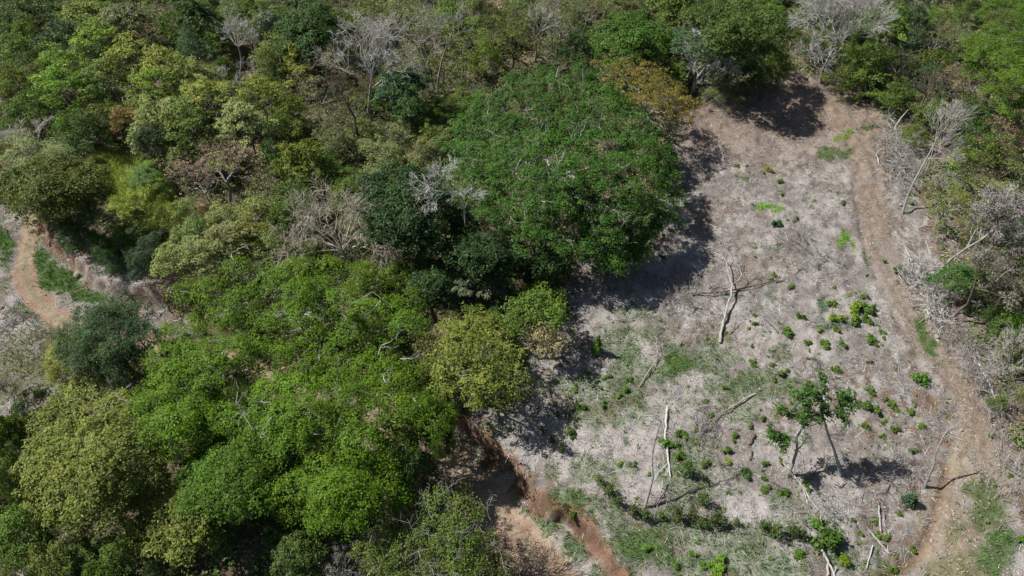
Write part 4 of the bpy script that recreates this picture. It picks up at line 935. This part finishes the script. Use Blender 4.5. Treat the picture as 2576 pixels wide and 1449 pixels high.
# --- fallen logs, cut branches
def fallen(label, path, r0, r1, seed, bark='wood', sub=(), name='fallen_log', lev=1, cat='log', group=None):
    rg = np.random.default_rng(seed); P_ = [at(*p) for p in path]; base = P_[0].copy()
    r0 *= .82; r1 *= .82; sub = [(q[0], q[1] * .82) for q in sub]; tb = Buf(); n = len(P_)
    pts = [p - base for p in P_]
    fine = []
    for i in range(n - 1):
        for k in range(3): fine.append(pts[i].lerp(pts[i + 1], k / 3) + (Vector(rg.normal(0, r0 * .35, 3)) if (i or k) else Vector()))
    fine.append(pts[-1]); m = len(fine)
    tb.tube(fine, [(r0 + (r1 - r0) * i / (m - 1)) * rg.uniform(.92, 1.08) for i in range(m)], 8 if r0 > .09 else 6)
    for sp in sub:
        Q = [at(*p) - base for p in sp[0]]; k = len(Q)
        tb.tube(Q, [sp[1] * (1 - .65 * i / (k - 1)) for i in range(k)], 6)
        if lev: 
            for q in range(3): grow(tb, Q[-1], (Q[-1] - Q[-2]) + Vector(rg.normal(0, .3, 3)), .9, sp[1] * .4, lev, rg, 2, .6, 0)
    if lev and r1 < .09:
        for q in range(3): grow(tb, pts[-1], (pts[-1] - pts[-2]).normalized() + Vector(rg.normal(0, .35, 3)), 1.1, r1 * .8, lev, rg, 2, .6, 0)
    o = link(name, tb.mesh(name, M_BARK, True), None, BK[bark]); o.location = base
    tag(o, label, cat, group); return o
fallen('felled grey tree with forked crown and charred butt lying in the clearing', [(1811, 862, .2), (1816, 830, .3), (1822, 800, .5), (1833, 765, .7), (1838, 735, .9), (1842, 716, 1.0)], .2, .12, 1, 'pale',
       [([(1842, 716, 1.0), (1832, 690, 1.1), (1828, 662, 1.2), (1822, 648, 1.2), (1808, 640, 1.0), (1790, 632, .8)], .1), ([(1824, 652, 1.2), (1828, 635, 1.3), (1824, 618, 1.3)], .05), ([(1842, 716, 1.0), (1858, 705, 1.1), (1866, 690, 1.2), (1885, 684, 1.0), (1892, 682, 1.0)], .1),
        ([(1858, 706, 1.0), (1880, 702, .9), (1915, 704, .6)], .05), ([(1866, 690, 1.2), (1860, 672, 1.3), (1850, 660, 1.3)], .05)], 'felled_tree', 2, 'felled tree')
fallen('dark branch lying across behind the felled forked tree', [(1738, 738, .3), (1790, 738, .35), (1830, 732, .4), (1880, 722, .4), (1945, 708, .2)], .12, .08, 2, 'brown', [([(1788, 736, .35), (1815, 722, .4), (1840, 711, .4)], .08)])
fallen('pile of broken grey branches left of the felled forked tree', [(1735, 745, .2), (1765, 765, .3), (1785, 780, .2)], .06, .03, 3, 'pale', [([(1740, 790, .1), (1752, 765, .4), (1750, 740, .3)], .04), ([(1720, 770, .1), (1760, 752, .4), (1790, 742, .3)], .04)], 'dead_branch', 2, 'branch')
fallen('forked dead stub right of the felled tree butt', [(1836, 840, .1), (1850, 805, .7), (1864, 785, 1.0)], .06, .03, 4, 'pale', [([(1848, 810, .5), (1856, 828, .3), (1850, 840, .1)], .04)], 'dead_branch', 1, 'branch')
fallen('long white fallen log lying upright in the picture near the white snag', [(1679, 1022, .3), (1675, 1060, .25), (1675, 1100, .2), (1679, 1140, .2), (1684, 1170, .2), (1687, 1200, .2)], .17, .09, 5, 'white', [([(1680, 1165, .2), (1655, 1190, .3), (1640, 1215, .2)], .06)], 'fallen_log', 0)
fallen('upturned root-like spray of dead branches below the white log', [(1668, 1205, .9), (1665, 1225, .7), (1662, 1240, .5)], .09, .06, 6, 'pale', [([(1664, 1232, .5), (1645, 1260, .3), (1632, 1280, .1)], .05), ([(1664, 1235, .5), (1655, 1265, .3), (1648, 1290, .1)], .05), ([(1664, 1235, .5), (1675, 1260, .3), (1685, 1290, .1)], .05), ([(1665, 1228, .5), (1690, 1240, .3), (1715, 1262, .1)], .05), ([(1666, 1215, .6), (1690, 1215, .5), (1712, 1225, .2)], .04)], 'dead_branch', 1, 'branch')
fallen('long crooked fallen branch with bare twigs in the upper middle of the clearing', [(1900, 990, .2), (1875, 1003, .3), (1850, 1017, .4), (1820, 1035, .3), (1800, 1050, .3)], .12, .06, 7, 'wood', [([(1845, 1020, .4), (1820, 1018, .4), (1800, 1025, .2)], .04), ([(1805, 1045, .3), (1785, 1070, .3), (1765, 1095, .1)], .06), ([(1800, 1050, .3), (1795, 1075, .2), (1790, 1095, .1)], .04)], 'fallen_log', 1)
fallen('dark log section lying alone in the clearing', [(1886, 1120, .2), (1892, 1105, .2), (1899, 1091, .2)], .17, .16, 8, 'brown', (), 'fallen_log', 0)
fallen('second dark log section below the first, half buried', [(1888, 1158, .15), (1890, 1145, .15), (1891, 1135, .15)], .13, .12, 9, 'brown', (), 'fallen_log', 0)
fallen('splintered white branch at the foot of the left leafy tree', [(1969, 1162, .3), (1985, 1180, .4), (2005, 1205, .3), (2020, 1225, .3), (2040, 1260, .2), (2070, 1295, .1)], .1, .04, 10, 'white', [([(1990, 1190, .4), (2000, 1196, .3), (1998, 1180, .6)], .06), ([(2020, 1225, .3), (2030, 1260, .2), (2035, 1285, .1)], .05), ([(2030, 1240, .3), (2050, 1270, .2), (2075, 1300, .1)], .04)], 'dead_branch', 2, 'branch')
fallen('dark bent branch left of the right leafy tree', [(2039, 1203, .1), (2055, 1180, .3), (2066, 1176, .5), (2072, 1158, .6)], .07, .05, 11, 'brown', [([(2066, 1176, .5), (2088, 1180, .4), (2095, 1186, .2)], .06)], 'dead_branch', 1, 'branch')
fallen('white splintered stump piece at the foot of the right leafy tree', [(2098, 1215, .3), (2112, 1222, .4), (2122, 1210, .6)], .08, .06, 12, 'white', (), 'dead_branch', 0, 'branch')
fallen('straight pale pole lying upright in the picture at lower right', [(2208, 1262, .2), (2212, 1300, .25), (2216, 1338, .2)], .09, .11, 13, 'pale', (), 'fallen_log', 0)
fallen('brownish pole lying beside the straight pale pole', [(2223, 1290, .1), (2226, 1325, .1), (2228, 1362, .1)], .06, .06, 14, 'wood', (), 'fallen_log', 0)
fallen('pale grey log slanting down to a forked butt at lower right', [(2180, 1325, .3), (2200, 1350, .3), (2222, 1378, .25), (2240, 1395, .2)], .1, .14, 15, 'pale', [([(2232, 1388, .3), (2233, 1372, .8)], .07)], 'fallen_log', 0)
fallen('thin pale log pointing down left near the bottom right', [(2196, 1372, .2), (2188, 1400, .2), (2180, 1430, .2)], .08, .06, 16, 'white', [([(2180, 1430, .2), (2172, 1442, .1)], .04)], 'fallen_log', 0)
fallen('white cut branch rising below the big green bush at the bottom', [(2068, 1385, .9), (2078, 1400, .6), (2090, 1425, .4), (2100, 1452, .2)], .15, .1, 17, 'white', [([(2104, 1425, .4), (2098, 1445, .3)], .1)], 'fallen_log', 0)
fallen('wood-coloured log lying under the white cut branch', [(2084, 1410, .2), (2082, 1435, .2), (2076, 1460, .2)], .13, .13, 18, 'wood', (), 'fallen_log', 0)
fallen('slender fallen branch on grass between the big felled tree and white log', [(1608, 975, .1), (1625, 945, .2), (1642, 918, .3), (1652, 905, .4)], .09, .06, 19, 'wood', [([(1648, 910, .3), (1655, 885, .6), (1650, 850, .8)], .06), ([(1650, 908, .3), (1680, 890, .4), (1705, 872, .3)], .06), ([(1705, 872, .3), (1730, 845, .5), (1745, 820, .5)], .03)], 'dead_branch', 1, 'branch')
fallen('white curved stick on straw at the left of the clearing', [(1304, 1072, .2), (1308, 1090, .2), (1300, 1110, .15), (1294, 1125, .1)], .06, .05, 20, 'white', (), 'dead_branch', 0, 'branch')
fallen('second pale stick just right of the white curved stick', [(1338, 1115, .1), (1330, 1130, .15), (1320, 1142, .1)], .04, .03, 21, 'pale', (), 'dead_branch', 0, 'branch')
fallen('bundle of pale cut poles standing over a small shrub at the clearing left', [(1437, 1008, .8), (1430, 1030, .5), (1425, 1060, .3), (1415, 1100, .1)], .055, .035, 22, 'wood', [([(1433, 1010, .8), (1420, 1030, .5), (1408, 1044, .2)], .05), ([(1437, 1040, .5), (1450, 1065, .2), (1462, 1085, .1)], .03), ([(1425, 1060, .3), (1405, 1090, .1), (1400, 1100, .1)], .03), ([(1425, 1010, .6), (1418, 1020, .4)], .03)], 'dead_branch', 0, 'branch')
fallen('small charred branch right of the felled forked tree', [(1925, 803, .1), (1945, 822, .2), (1957, 836, .3)], .04, .07, 23, 'dark', (), 'dead_branch', 0, 'branch')
fallen('dark thin branch lying in dry brush at the upper middle', [(1988, 600, .2), (2015, 617, .3), (2043, 637, .2)], .07, .04, 24, 'brown', (), 'dead_branch', 1, 'branch')
fallen('thin branch with forked twigs between leafy tree and ditch', [(2250, 1190, .4), (2238, 1215, .3), (2222, 1235, .3), (2200, 1240, .2)], .05, .03, 25, 'pale', [([(2228, 1230, .3), (2260, 1262, .2), (2298, 1295, .1)], .04), ([(2250, 1190, .4), (2270, 1180, .3), (2290, 1175, .1)], .03)], 'dead_branch', 2, 'branch')
fallen('short dark log right of the dark log section', [(1795, 1172, .1), (1815, 1168, .2), (1840, 1165, .15)], .07, .06, 26, 'brown', [([(1815, 1168, .2), (1830, 1178, .15), (1845, 1170, .2)], .05)], 'dead_branch', 0, 'branch')
fallen('small red-brown branch left of the big green bush', [(2025, 1318, .2), (2033, 1322, .5), (2040, 1330, .3)], .08, .05, 27, 'brown', [([(2036, 1325, .3), (2038, 1345, .2), (2037, 1365, .1)], .03)], 'dead_branch', 0, 'branch')
fallen('white twisted root mass at the upper end of the brush line', [(2252, 325, .3), (2256, 312, .8), (2244, 302, 1.2), (2232, 296, 1.4)], .18, .07, 28, 'white', [([(2256, 312, .8), (2268, 295, 1.4), (2288, 272, 2.0)], .12), ([(2250, 310, .9), (2240, 300, 1.4)], .06)], 'fallen_log', 1)
fallen('white curved log like a hook at the left of the brush line', [(2212, 415, .2), (2208, 398, .4), (2204, 387, .5), (2212, 378, .7), (2225, 375, .8)], .1, .06, 29, 'white', (), 'fallen_log', 0)
fallen('long pale log in the lower right brush, running down to the right', [(2450, 895, .3), (2472, 935, .35), (2490, 970, .3), (2504, 1003, .3)], .08, .12, 30, 'white', (), 'fallen_log', 0)
fallen('grey branch in the lower right brush left of the long pale log', [(2418, 855, .2), (2440, 890, .3), (2462, 925, .2)], .06, .08, 31, 'pale', (), 'fallen_log', 1)
fallen('dark leaning branch at the right edge below the thorny bush', [(2525, 1050, .2), (2545, 1030, .9), (2576, 1000, 1.6)], .09, .06, 32, 'brown', (), 'dead_branch', 1, 'branch')
fallen('long pale pole slanting down along the track into the brush', [(2275, 618, .3), (2290, 650, .4), (2300, 690, .4), (2318, 720, .4)], .06, .08, 33, 'white', [([(2295, 645, .5), (2292, 670, .4)], .04)], 'fallen_log', 0)
fallen('dark pole slanting right above the pale pole beside the track', [(2285, 612, .1), (2305, 640, .2), (2322, 668, .1)], .06, .05, 34, 'brown', (), 'fallen_log', 0)
fallen('short pale branch with white end right of the dark pole', [(2328, 605, .1), (2336, 625, .2), (2341, 642, .2)], .05, .06, 35, 'white', (), 'dead_branch', 0, 'branch')

def pile(label, pts, n, L, seed, bark='white', r=.035, curl=.2):
    """heap of tangled cut branches spread along a photo-space line"""
    rg = np.random.default_rng(seed); W_ = [at(*p) for p in pts]; base = W_[len(W_) // 2].copy(); tb = Buf()
    for i in range(n):
        t = rg.uniform(0, len(W_) - 1.001); k = int(t); p = W_[k].lerp(W_[k + 1], t - k) - base
        p += Vector((rg.normal(0, 1.0), rg.normal(0, 1.0), rg.uniform(0, 1.0)))
        a = rg.uniform(0, 6.28); grow(tb, p, (math.cos(a), math.sin(a) * 1.2, rg.normal(.1, .35)), L * rg.uniform(.5, 1.2), r * rg.uniform(.6, 1.6), 2, rg, 2, .55, 0, curl)
    o = link('brush_pile', tb.mesh('brush_pile', M_BARK), None, BK[bark]); o.location = base
    tag(o, label, 'brush pile'); return o
pile('upper tangle of grey-white cut branches right of the track', [(2240, 345, 0), (2255, 390, 0), (2262, 430, 0), (2275, 490, 0)], 260, 1.6, 1, 'pale')
pile('middle heap of white branches right of the track, above the green leaning tree', [(2300, 660, 0), (2315, 710, 0), (2335, 750, 0), (2360, 800, 0)], 240, 1.5, 2, 'white')
pile('lower right strip of scattered grey branches below the tree shadow', [(2400, 840, 0), (2440, 900, 0), (2480, 970, 0), (2520, 1080, 0)], 110, 1.5, 3, 'grey')
pile('brown-grey heap of fine twigs in the upper middle of the clearing', [(1985, 620, 0), (2010, 640, 0), (2040, 650, 0)], 45, 1.4, 4, 'grey', .022)
pile('heap of fine grey twigs left of the felled forked tree', [(1700, 770, 0), (1735, 760, 0), (1770, 770, 0)], 50, 1.2, 5, 'grey', .02)
pile('dark loose twigs heaped below the long crooked branch', [(1780, 1060, 0), (1760, 1080, 0), (1730, 1100, 0)], 36, 1.3, 6, 'grey', .02)
pile('strip of twigs beside the ditch at lower right', [(2230, 1190, 0), (2280, 1210, 0), (2300, 1160, 0)], 40, 1.2, 7, 'grey', .02)
pile('scattered branches around the shaded foot of the leafy trees', [(2040, 1260, 0), (2090, 1280, 0), (2150, 1270, 0)], 34, 1.2, 8, 'pale', .022)
pile('grey twiggy mat above the leafy trees', [(2000, 930, 0), (2040, 945, 0), (2080, 940, 0)], 45, 1.1, 9, 'grey', .018)
pile('loose twigs at the lower right strip of the far side', [(2520, 1100, 0), (2545, 1180, 0), (2560, 1300, 0)], 50, 1.3, 10, 'pale', .025)
pile('grey brushy twigs above the road cut at the left', [(380, 745, 0), (410, 735, 0), (430, 760, 0)], 40, 1.2, 11, 'grey', .02)
pile('twisted roots and branches at the top right of the clearing', [(2215, 262, 0), (2200, 250, 0), (2170, 250, 0)], 24, 1.6, 12, 'grey', .03)
pile('thin dark hedge of sticks along the left roadside', [(10, 800, 0), (60, 830, 0), (125, 865, 0)], 60, 1.1, 13, 'brown', .02)

# --- shrubs of the clearing.  zoom offsets: each list is in one ninth of the photo, 3x enlarged
def shrub_proto(seed, conic=False, lank=False):
    rg = np.random.default_rng(seed); cb = Buf(); m = 150 if not lank else 90
    d = rg.normal(size=(m, 3)); d /= np.linalg.norm(d, axis=1, keepdims=True); d[:, 2] = np.abs(d[:, 2]) * 1.0
    f = rg.uniform(.4, 1.0, m) * (.78 + .35 * np.sin(np.arctan2(d[:, 1], d[:, 0]) * 3 + seed) * np.cos(d[:, 2] * 3 + seed))
    bl = rg.normal(0, .38, (5, 3)); bl[:, 2] = np.abs(bl[:, 2]) * .8; bi = rg.integers(0, 5, m); br_ = rg.uniform(.35, .62, 5)
    s = bl[bi] + d * (f * br_[bi])[:, None]
    if conic: s[:, 2] = rg.uniform(0, 1.7, m); rr = (1.75 - s[:, 2]) / 1.75 * 1.0; s[:, 0] = d[:, 0] * rr; s[:, 1] = d[:, 1] * rr
    if lank: s[:, 2] = rg.uniform(.2, 2.0, m); s[:, :2] = rg.normal(0, .36, (m, 2)) + (np.sin(np.arange(m)[:, None] // 12 * np.array([[2.1, 3.7]])) * .38)
    s[:, 2] += .12; per_ = 5
    Lp = s[:, None, :] + rg.normal(size=(m, per_, 3)) * .10
    Nn = d[:, None, :] * .7 + np.array([0, 0, .8]) + rg.normal(size=(m, per_, 3)) * .5
    cb.leaves(Lp.reshape(-1, 3), Nn.reshape(-1, 3), rg.uniform(.2, .42, m * per_), rg.uniform(.1, .2, m * per_), rg)
    tb = Buf()
    for i in range(7):
        j = rg.integers(m); tb.tube(bent(rg, (0, 0, -.1), tuple(s[j] * .9), 3, .06), [.05, .04, .03, .015], 4)
    return cb.mesh('foliage', M_LEAF), tb.mesh('stem', M_BARK)
SP = [shrub_proto(i) for i in range(301, 310)]; SPC = [shrub_proto(311, True)]; SPL = [shrub_proto(i, False, True) for i in (321, 322, 323)]
Z = {'MR': (1717, 483), 'TR': (1717, 0), 'BR': (1717, 966), 'BM': (858.5, 966), 'CM': (858.5, 483)}
SH = {
 'MR': [(685, 615, 18), (665, 655, 18, 'y'), (815, 705, 28), (1145, 710, 14), (1130, 835, 30), (1290, 895, 58, 'y'), (1360, 865, 42), (1435, 890, 40), (1380, 960, 45), (1285, 975, 35), (1135, 945, 48, 'y'),
        (1165, 1035, 32, 'y'), (1225, 945, 15), (890, 945, 30), (545, 930, 17), (540, 985, 22), (580, 1005, 18), (495, 1020, 16, 'y'), (800, 1060, 36), (1025, 1045, 22, 'y'), (945, 1135, 27), (1075, 1145, 38),
        (955, 1190, 15, 'y'), (965, 1255, 26), (1215, 1135, 30), (1185, 1180, 10), (1410, 1090, 36), (1455, 1145, 28), (1475, 1005, 17), (1505, 1055, 26), (1520, 1100, 14), (1330, 1015, 12), (530, 1275, 25),
        (675, 1295, 20), (755, 1350, 40), (1145, 1340, 32), (1165, 1400, 16), (1405, 1280, 18), (600, 1400, 18), (1360, 785, 26), (1620, 595, 34), (1525, 525, 14),
        (1620, 680, 10), (1800, 1400, 42), (1385, 625, 10), (1580, 940, 12), (685, 1425, 20), (750, 10, 16), (860, 185, 15), (795, 210, 14), (840, 215, 12), (1725, 85, 16), (645, 1240, 12), (520, 1155, 15),
        (700, 240, 34, 'd'), (1720, 10, 20), (320, 1060, 12), (230, 1020, 14, 'y'), (510, 757, 11, 'y'), (1205, 80, 18)],
 'TR': [(650, 1275, 25, 'y'), (740, 1365, 20), (410, 1245, 18), (1715, 955, 30), (1775, 965, 20), (1535, 1195, 25, 'd'), (615, 1305, 10), (480, 1250, 14)],
 'BR': [(170, 120, 30), (200, 235, 30), (385, 395, 35), (330, 495, 38), (335, 558, 28, 'y'), (150, 590, 35), (2, 545, 20), (2, 370, 30), (100, 320, 25), (95, 435, 18, 'y'), (515, 305, 26), (612, 250, 25),
        (735, 570, 28, 'y'), (625, 590, 22), (485, 670, 42, 'd'), (610, 710, 25), (620, 775, 35), (745, 800, 38), (935, 745, 48), (920, 865, 20), (435, 815, 15, 'y'), (355, 820, 20), (135, 835, 20, 'y'),
        (1370, 145, 36), (1475, 190, 32), (1575, 150, 35), (1635, 200, 25), (1535, 110, 20), (1725, 195, 28), (1375, 310, 28), (1525, 290, 27), (1605, 340, 32), (1800, 320, 28), (1510, 390, 22), (1735, 495, 28),
        (1415, 40, 34), (1620, 975, 25), (1445, 1035, 22), (1290, 1020, 20), (985, 1015, 46), (1135, 1075, 27), (1465, 1130, 36), (1545, 1140, 35), (1340, 1110, 20), (1195, 1310, 46, 'y'),
        (265, 1345, 60, 'b'), (160, 1365, 32), (75, 1270, 32), (1580, 1390, 38), (1725, 1245, 25, 'y'), (1330, 1190, 20), (880, 1290, 45), (2315, 375, 25, 'y'), (2470, 690, 20), (2450, 620, 16), (2365, 120, 44),
        (2530, 415, 20), (2555, 1160, 30), (555, 1270, 15), (115, 1190, 18), (245, 1220, 12, 'y'), (1060, 690, 14), (1385, 430, 12, 'y'), (320, 20, 22), (1995, 145, 9), (260, 1420, 45, 'b'), (430, 1100, 14)],
 'BM': [(1765, 25, 28), (1805, 150, 30), (1640, 215, 30), (1990, 145, 32), (2085, 90, 26), (1735, 360, 38), (2110, 590, 30), (2200, 600, 36, 'o'), (2235, 465, 15), (1540, 545, 15), (1865, 870, 20), (2220, 860, 14),
        (1745, 985, 32), (2300, 1220, 32), (2515, 1355, 28), (2530, 1430, 25), (2325, 680, 17), (2480, 440, 40), (2545, 370, 36), (2545, 540, 34), (2550, 620, 28), (1950, 20, 18), (2140, 35, 22), (2430, 695, 16)],
 'CM': [(1855, 1370, 22), (2000, 1390, 30), (2160, 1400, 30), (1935, 1430, 15), (2290, 440, 26), (2420, 470, 30, 'd')]}
SC_ = {'n': (.10, .20, .035), 'y': (.16, .26, .03), 'd': (.055, .125, .04), 'b': (.12, .26, .03), 'o': (.15, .17, .07)}
SLK = {'n': 'small green shrub', 'y': 'small yellow-green shrub', 'd': 'small dark green shrub', 'b': 'vivid green shrub', 'o': 'small olive shrub'}
def shrub(px, py, r_px, tone='n', protos=SP, label=None, name='shrub', look=None, grp='young shrubs planted in the clearing', hs=1.0, cl=None):
    c = at(px, py + r_px * .5, 0); r = max(.16, r_px * mpp(c) * 1.22 * tr.uniform(.82, 1.15))
    root = bpy.data.objects.new(name, None); col.objects.link(root); root.location = (c.x, c.y, c.z - .02)
    root.rotation_euler = (0, 0, tr.uniform(0, 6.28)); root.scale = (r, r * tr.uniform(.85, 1.15), r * hs * tr.uniform(.75, 1.35))
    f, s = tr.choice(protos)
    q_ = tr.uniform(.7, 1.15); cc = tuple(v * q_ * tr.uniform(.9, 1.1) for v in (cl or SC_[tone]))
    link('foliage', f, root, cc); link('stem', s, root, BK['brown'])
    tag(root, label, 'shrub', grp)
    THINGS.append((root, px, py, look or SLK[tone], 'shrub', label)); return root
for k, L in SH.items():
    ox, oy = Z[k]
    for e in L: shrub(ox + e[0] / 3, oy + e[1] / 3, e[2] / 3, e[3] if len(e) > 3 else 'n')
shrub(2283, 1256, 17, 'n', SPC, 'pointed dark green conical shrub left of the ditch', 'shrub', None, 'young shrubs planted in the clearing', 1.2, (.06, .13, .06))
shrub(2075, 1352, 36, 'n', SP, 'biggest round green bush in the clearing, near the bottom edge', 'shrub', None, 'young shrubs planted in the clearing', 1.1, (.075, .17, .03))
shrub(1500, 880, 12, 'n', SPC, 'upright green conical shrub near the tree shadow at the clearing left', 'shrub', None, 'young shrubs planted in the clearing', 1.8)
# lanky saplings
for (a, b_, r) in [(1364, 1088, 11), (1388, 1110, 13), (1412, 1132, 13), (1508, 1214, 12), (1530, 1240, 15), (1552, 1268, 14), (1592, 1290, 15), (1622, 1302, 15), (1660, 1300, 13), (1700, 1300, 13), (1738, 1300, 15),
                   (1760, 1322, 12), (1795, 1312, 18), (1848, 1318, 12), (1920, 1330, 14), (1945, 1342, 15), (1988, 1340, 12), (2008, 1350, 11), (1765, 1265, 15), (1725, 1190, 14)]:
    shrub(a, b_ - 4, r * tr.uniform(.75, 1.15), 'n', SPL, None, 'sapling', 'lanky leafy sapling', 'lanky saplings in a curving row', 1.35, (.085, .14, .045))
# grass-bush clumps inside the forest edge / beds of ground plants
# --- stones
def stone(px, py, r, label, seed):
    import bmesh
    rg = np.random.default_rng(seed); bm = bmesh.new(); bmesh.ops.create_icosphere(bm, subdivisions=2, radius=1)
    for v in bm.verts: v.co *= 1 + .35 * (float(fbm(np.array(v.co.x * 1.3 + seed), np.array(v.co.y * 1.3 + v.co.z), seed)) - .5) + rg.normal(0, .03)
    me = bpy.data.meshes.new('stone'); bm.to_mesh(me); bm.free(); me.materials.append(M_STONE)
    o = link('stone', me); p = at(px, py); o.location = (p.x, p.y, p.z + r * .2); o.scale = (r, r * .8, r * .6); o.rotation_euler = (0, 0, rg.uniform(0, 6)); tag(o, label, 'stone')
for i, e in enumerate([(2357, 847, .3, 'grey-brown boulder beside the track under the tree shadow'), (2359, 858, .22, 'pale boulder just below the grey-brown boulder'), (1911, 979, .16, 'white stone at the tip of the long crooked branch'),
                       (2082, 531, .18, 'brown stone in the upper clearing left of the track'), (1987, 736, .15, 'tan stone below a shrub in the mid clearing'), (2380, 1181, .16, 'rounded stone beside the bend of the ditch'),
                       (2513, 1171, .18, 'orange-brown stone at the right edge of the track'), (2266, 516, .3, 'pinkish rock at the foot of the leaning leafless tree'), (195, 692, .5, 'reddish-brown boulder in the left road cut'),
                       (175, 655, .35, 'smaller red boulder above the reddish-brown boulder'), (3, 775, .35, 'dark boulder at the left edge of the picture'), (1292, 1205, .14, 'stone lying in the red cut above the road'), (2267, 620, .2, 'white stone at the end of the pale pole')]):
    stone(*e, seed=i + 1)

# ------------------------------------------------------------------ labels for everything not labelled by hand
LMF = [(470, 110, 'the feathery blue-green conical tree'), (765, 50, 'the large dark top-edge tree'), (604, 170, 'the crooked pale-trunked leafless tree'), (130, 480, 'the big round dark olive tree'), (340, 460, 'the yellow grass slope'),
       (545, 425, 'the pinkish-brown twiggy tree'), (865, 590, 'the pale leafless thicket tree'), (935, 200, 'the large grey leafless tree'), (1110, 150, 'the twin-stemmed leafless tree'), (1400, 390, 'the huge spreading tree'),
       (1630, 215, 'the orange-leaved tree'), (2110, 90, 'the tall fan-shaped leafless tree'), (2320, 430, 'the leafless tree leaning over brush'), (2460, 620, 'the grey lichen-covered tree'), (260, 850, 'the dark blue-green roadside tree'),
       (220, 1130, 'the large pale layered tree'), (700, 900, 'the bright umbrella cluster'), (1180, 880, 'the golden yellow-green tree'), (1080, 1370, 'the vine-covered bottom tree'), (150, 215, 'the lime-green leaning tree'), (2180, 150, 'the rounded bushy mid-green tree'), (160, 30, 'the top left corner')]
LMS = [(1830, 750, 'the felled forked tree'), (1680, 1100, 'the long white fallen log'), (2050, 1030, 'the two leafy clearing trees'), (2355, 1150, 'the bent leafless snag'), (2075, 1350, 'the biggest round bush'), (2240, 780, 'the middle of the track'),
       (1850, 1020, 'the long crooked branch'), (1435, 1040, 'the bundle of cut poles'), (1940, 512, 'the vivid green weed patch'), (2283, 1256, 'the conical shrub'), (2330, 740, 'the middle white brush heap'), (2066, 790, 'the bluish-green grass patch'),
       (1500, 1260, 'the red road cut'), (1890, 1105, 'the dark log section'), (2210, 1350, 'the crossed pale logs'), (2240, 390, 'the upper branch tangle')]
DIRS = ['right of', 'upper right of', 'above', 'upper left of', 'left of', 'lower left of', 'below', 'lower right of']
ORD = ['', 'second', 'third', 'fourth', 'fifth', 'sixth', 'seventh', 'eighth', 'ninth', 'tenth', 'eleventh', 'twelfth']
groups = {}
for (o, px, py, look, noun, label) in THINGS:
    if label: continue
    LM = LMF if noun == 'tree' else LMS
    L = min(LM, key=lambda l: math.hypot(px - l[0], py - l[1]))
    a = math.degrees(math.atan2(-(py - L[1]), px - L[0])) % 360
    d = DIRS[int(((a + 22.5) % 360) // 45)]
    if noun == 'tree': look = look + ' tree'
    groups.setdefault((look, d, L[2]), []).append((math.hypot(px - L[0], py - L[1]), o))
for (look, d, l), v in groups.items():
    v.sort(key=lambda e: e[0])
    for i, (q, o) in enumerate(v):
        if len(v) == 1: o['label'] = f"{look} {d} {l}"
        elif i == 0: o['label'] = f"{look} {d} {l}, the nearest such"
        else: o['label'] = f"{look} {d} {l}, {ORD[min(i, 11)]} nearest"
print('things', len([o for o in col.objects if o.parent is None]), 'objects', len(col.objects))
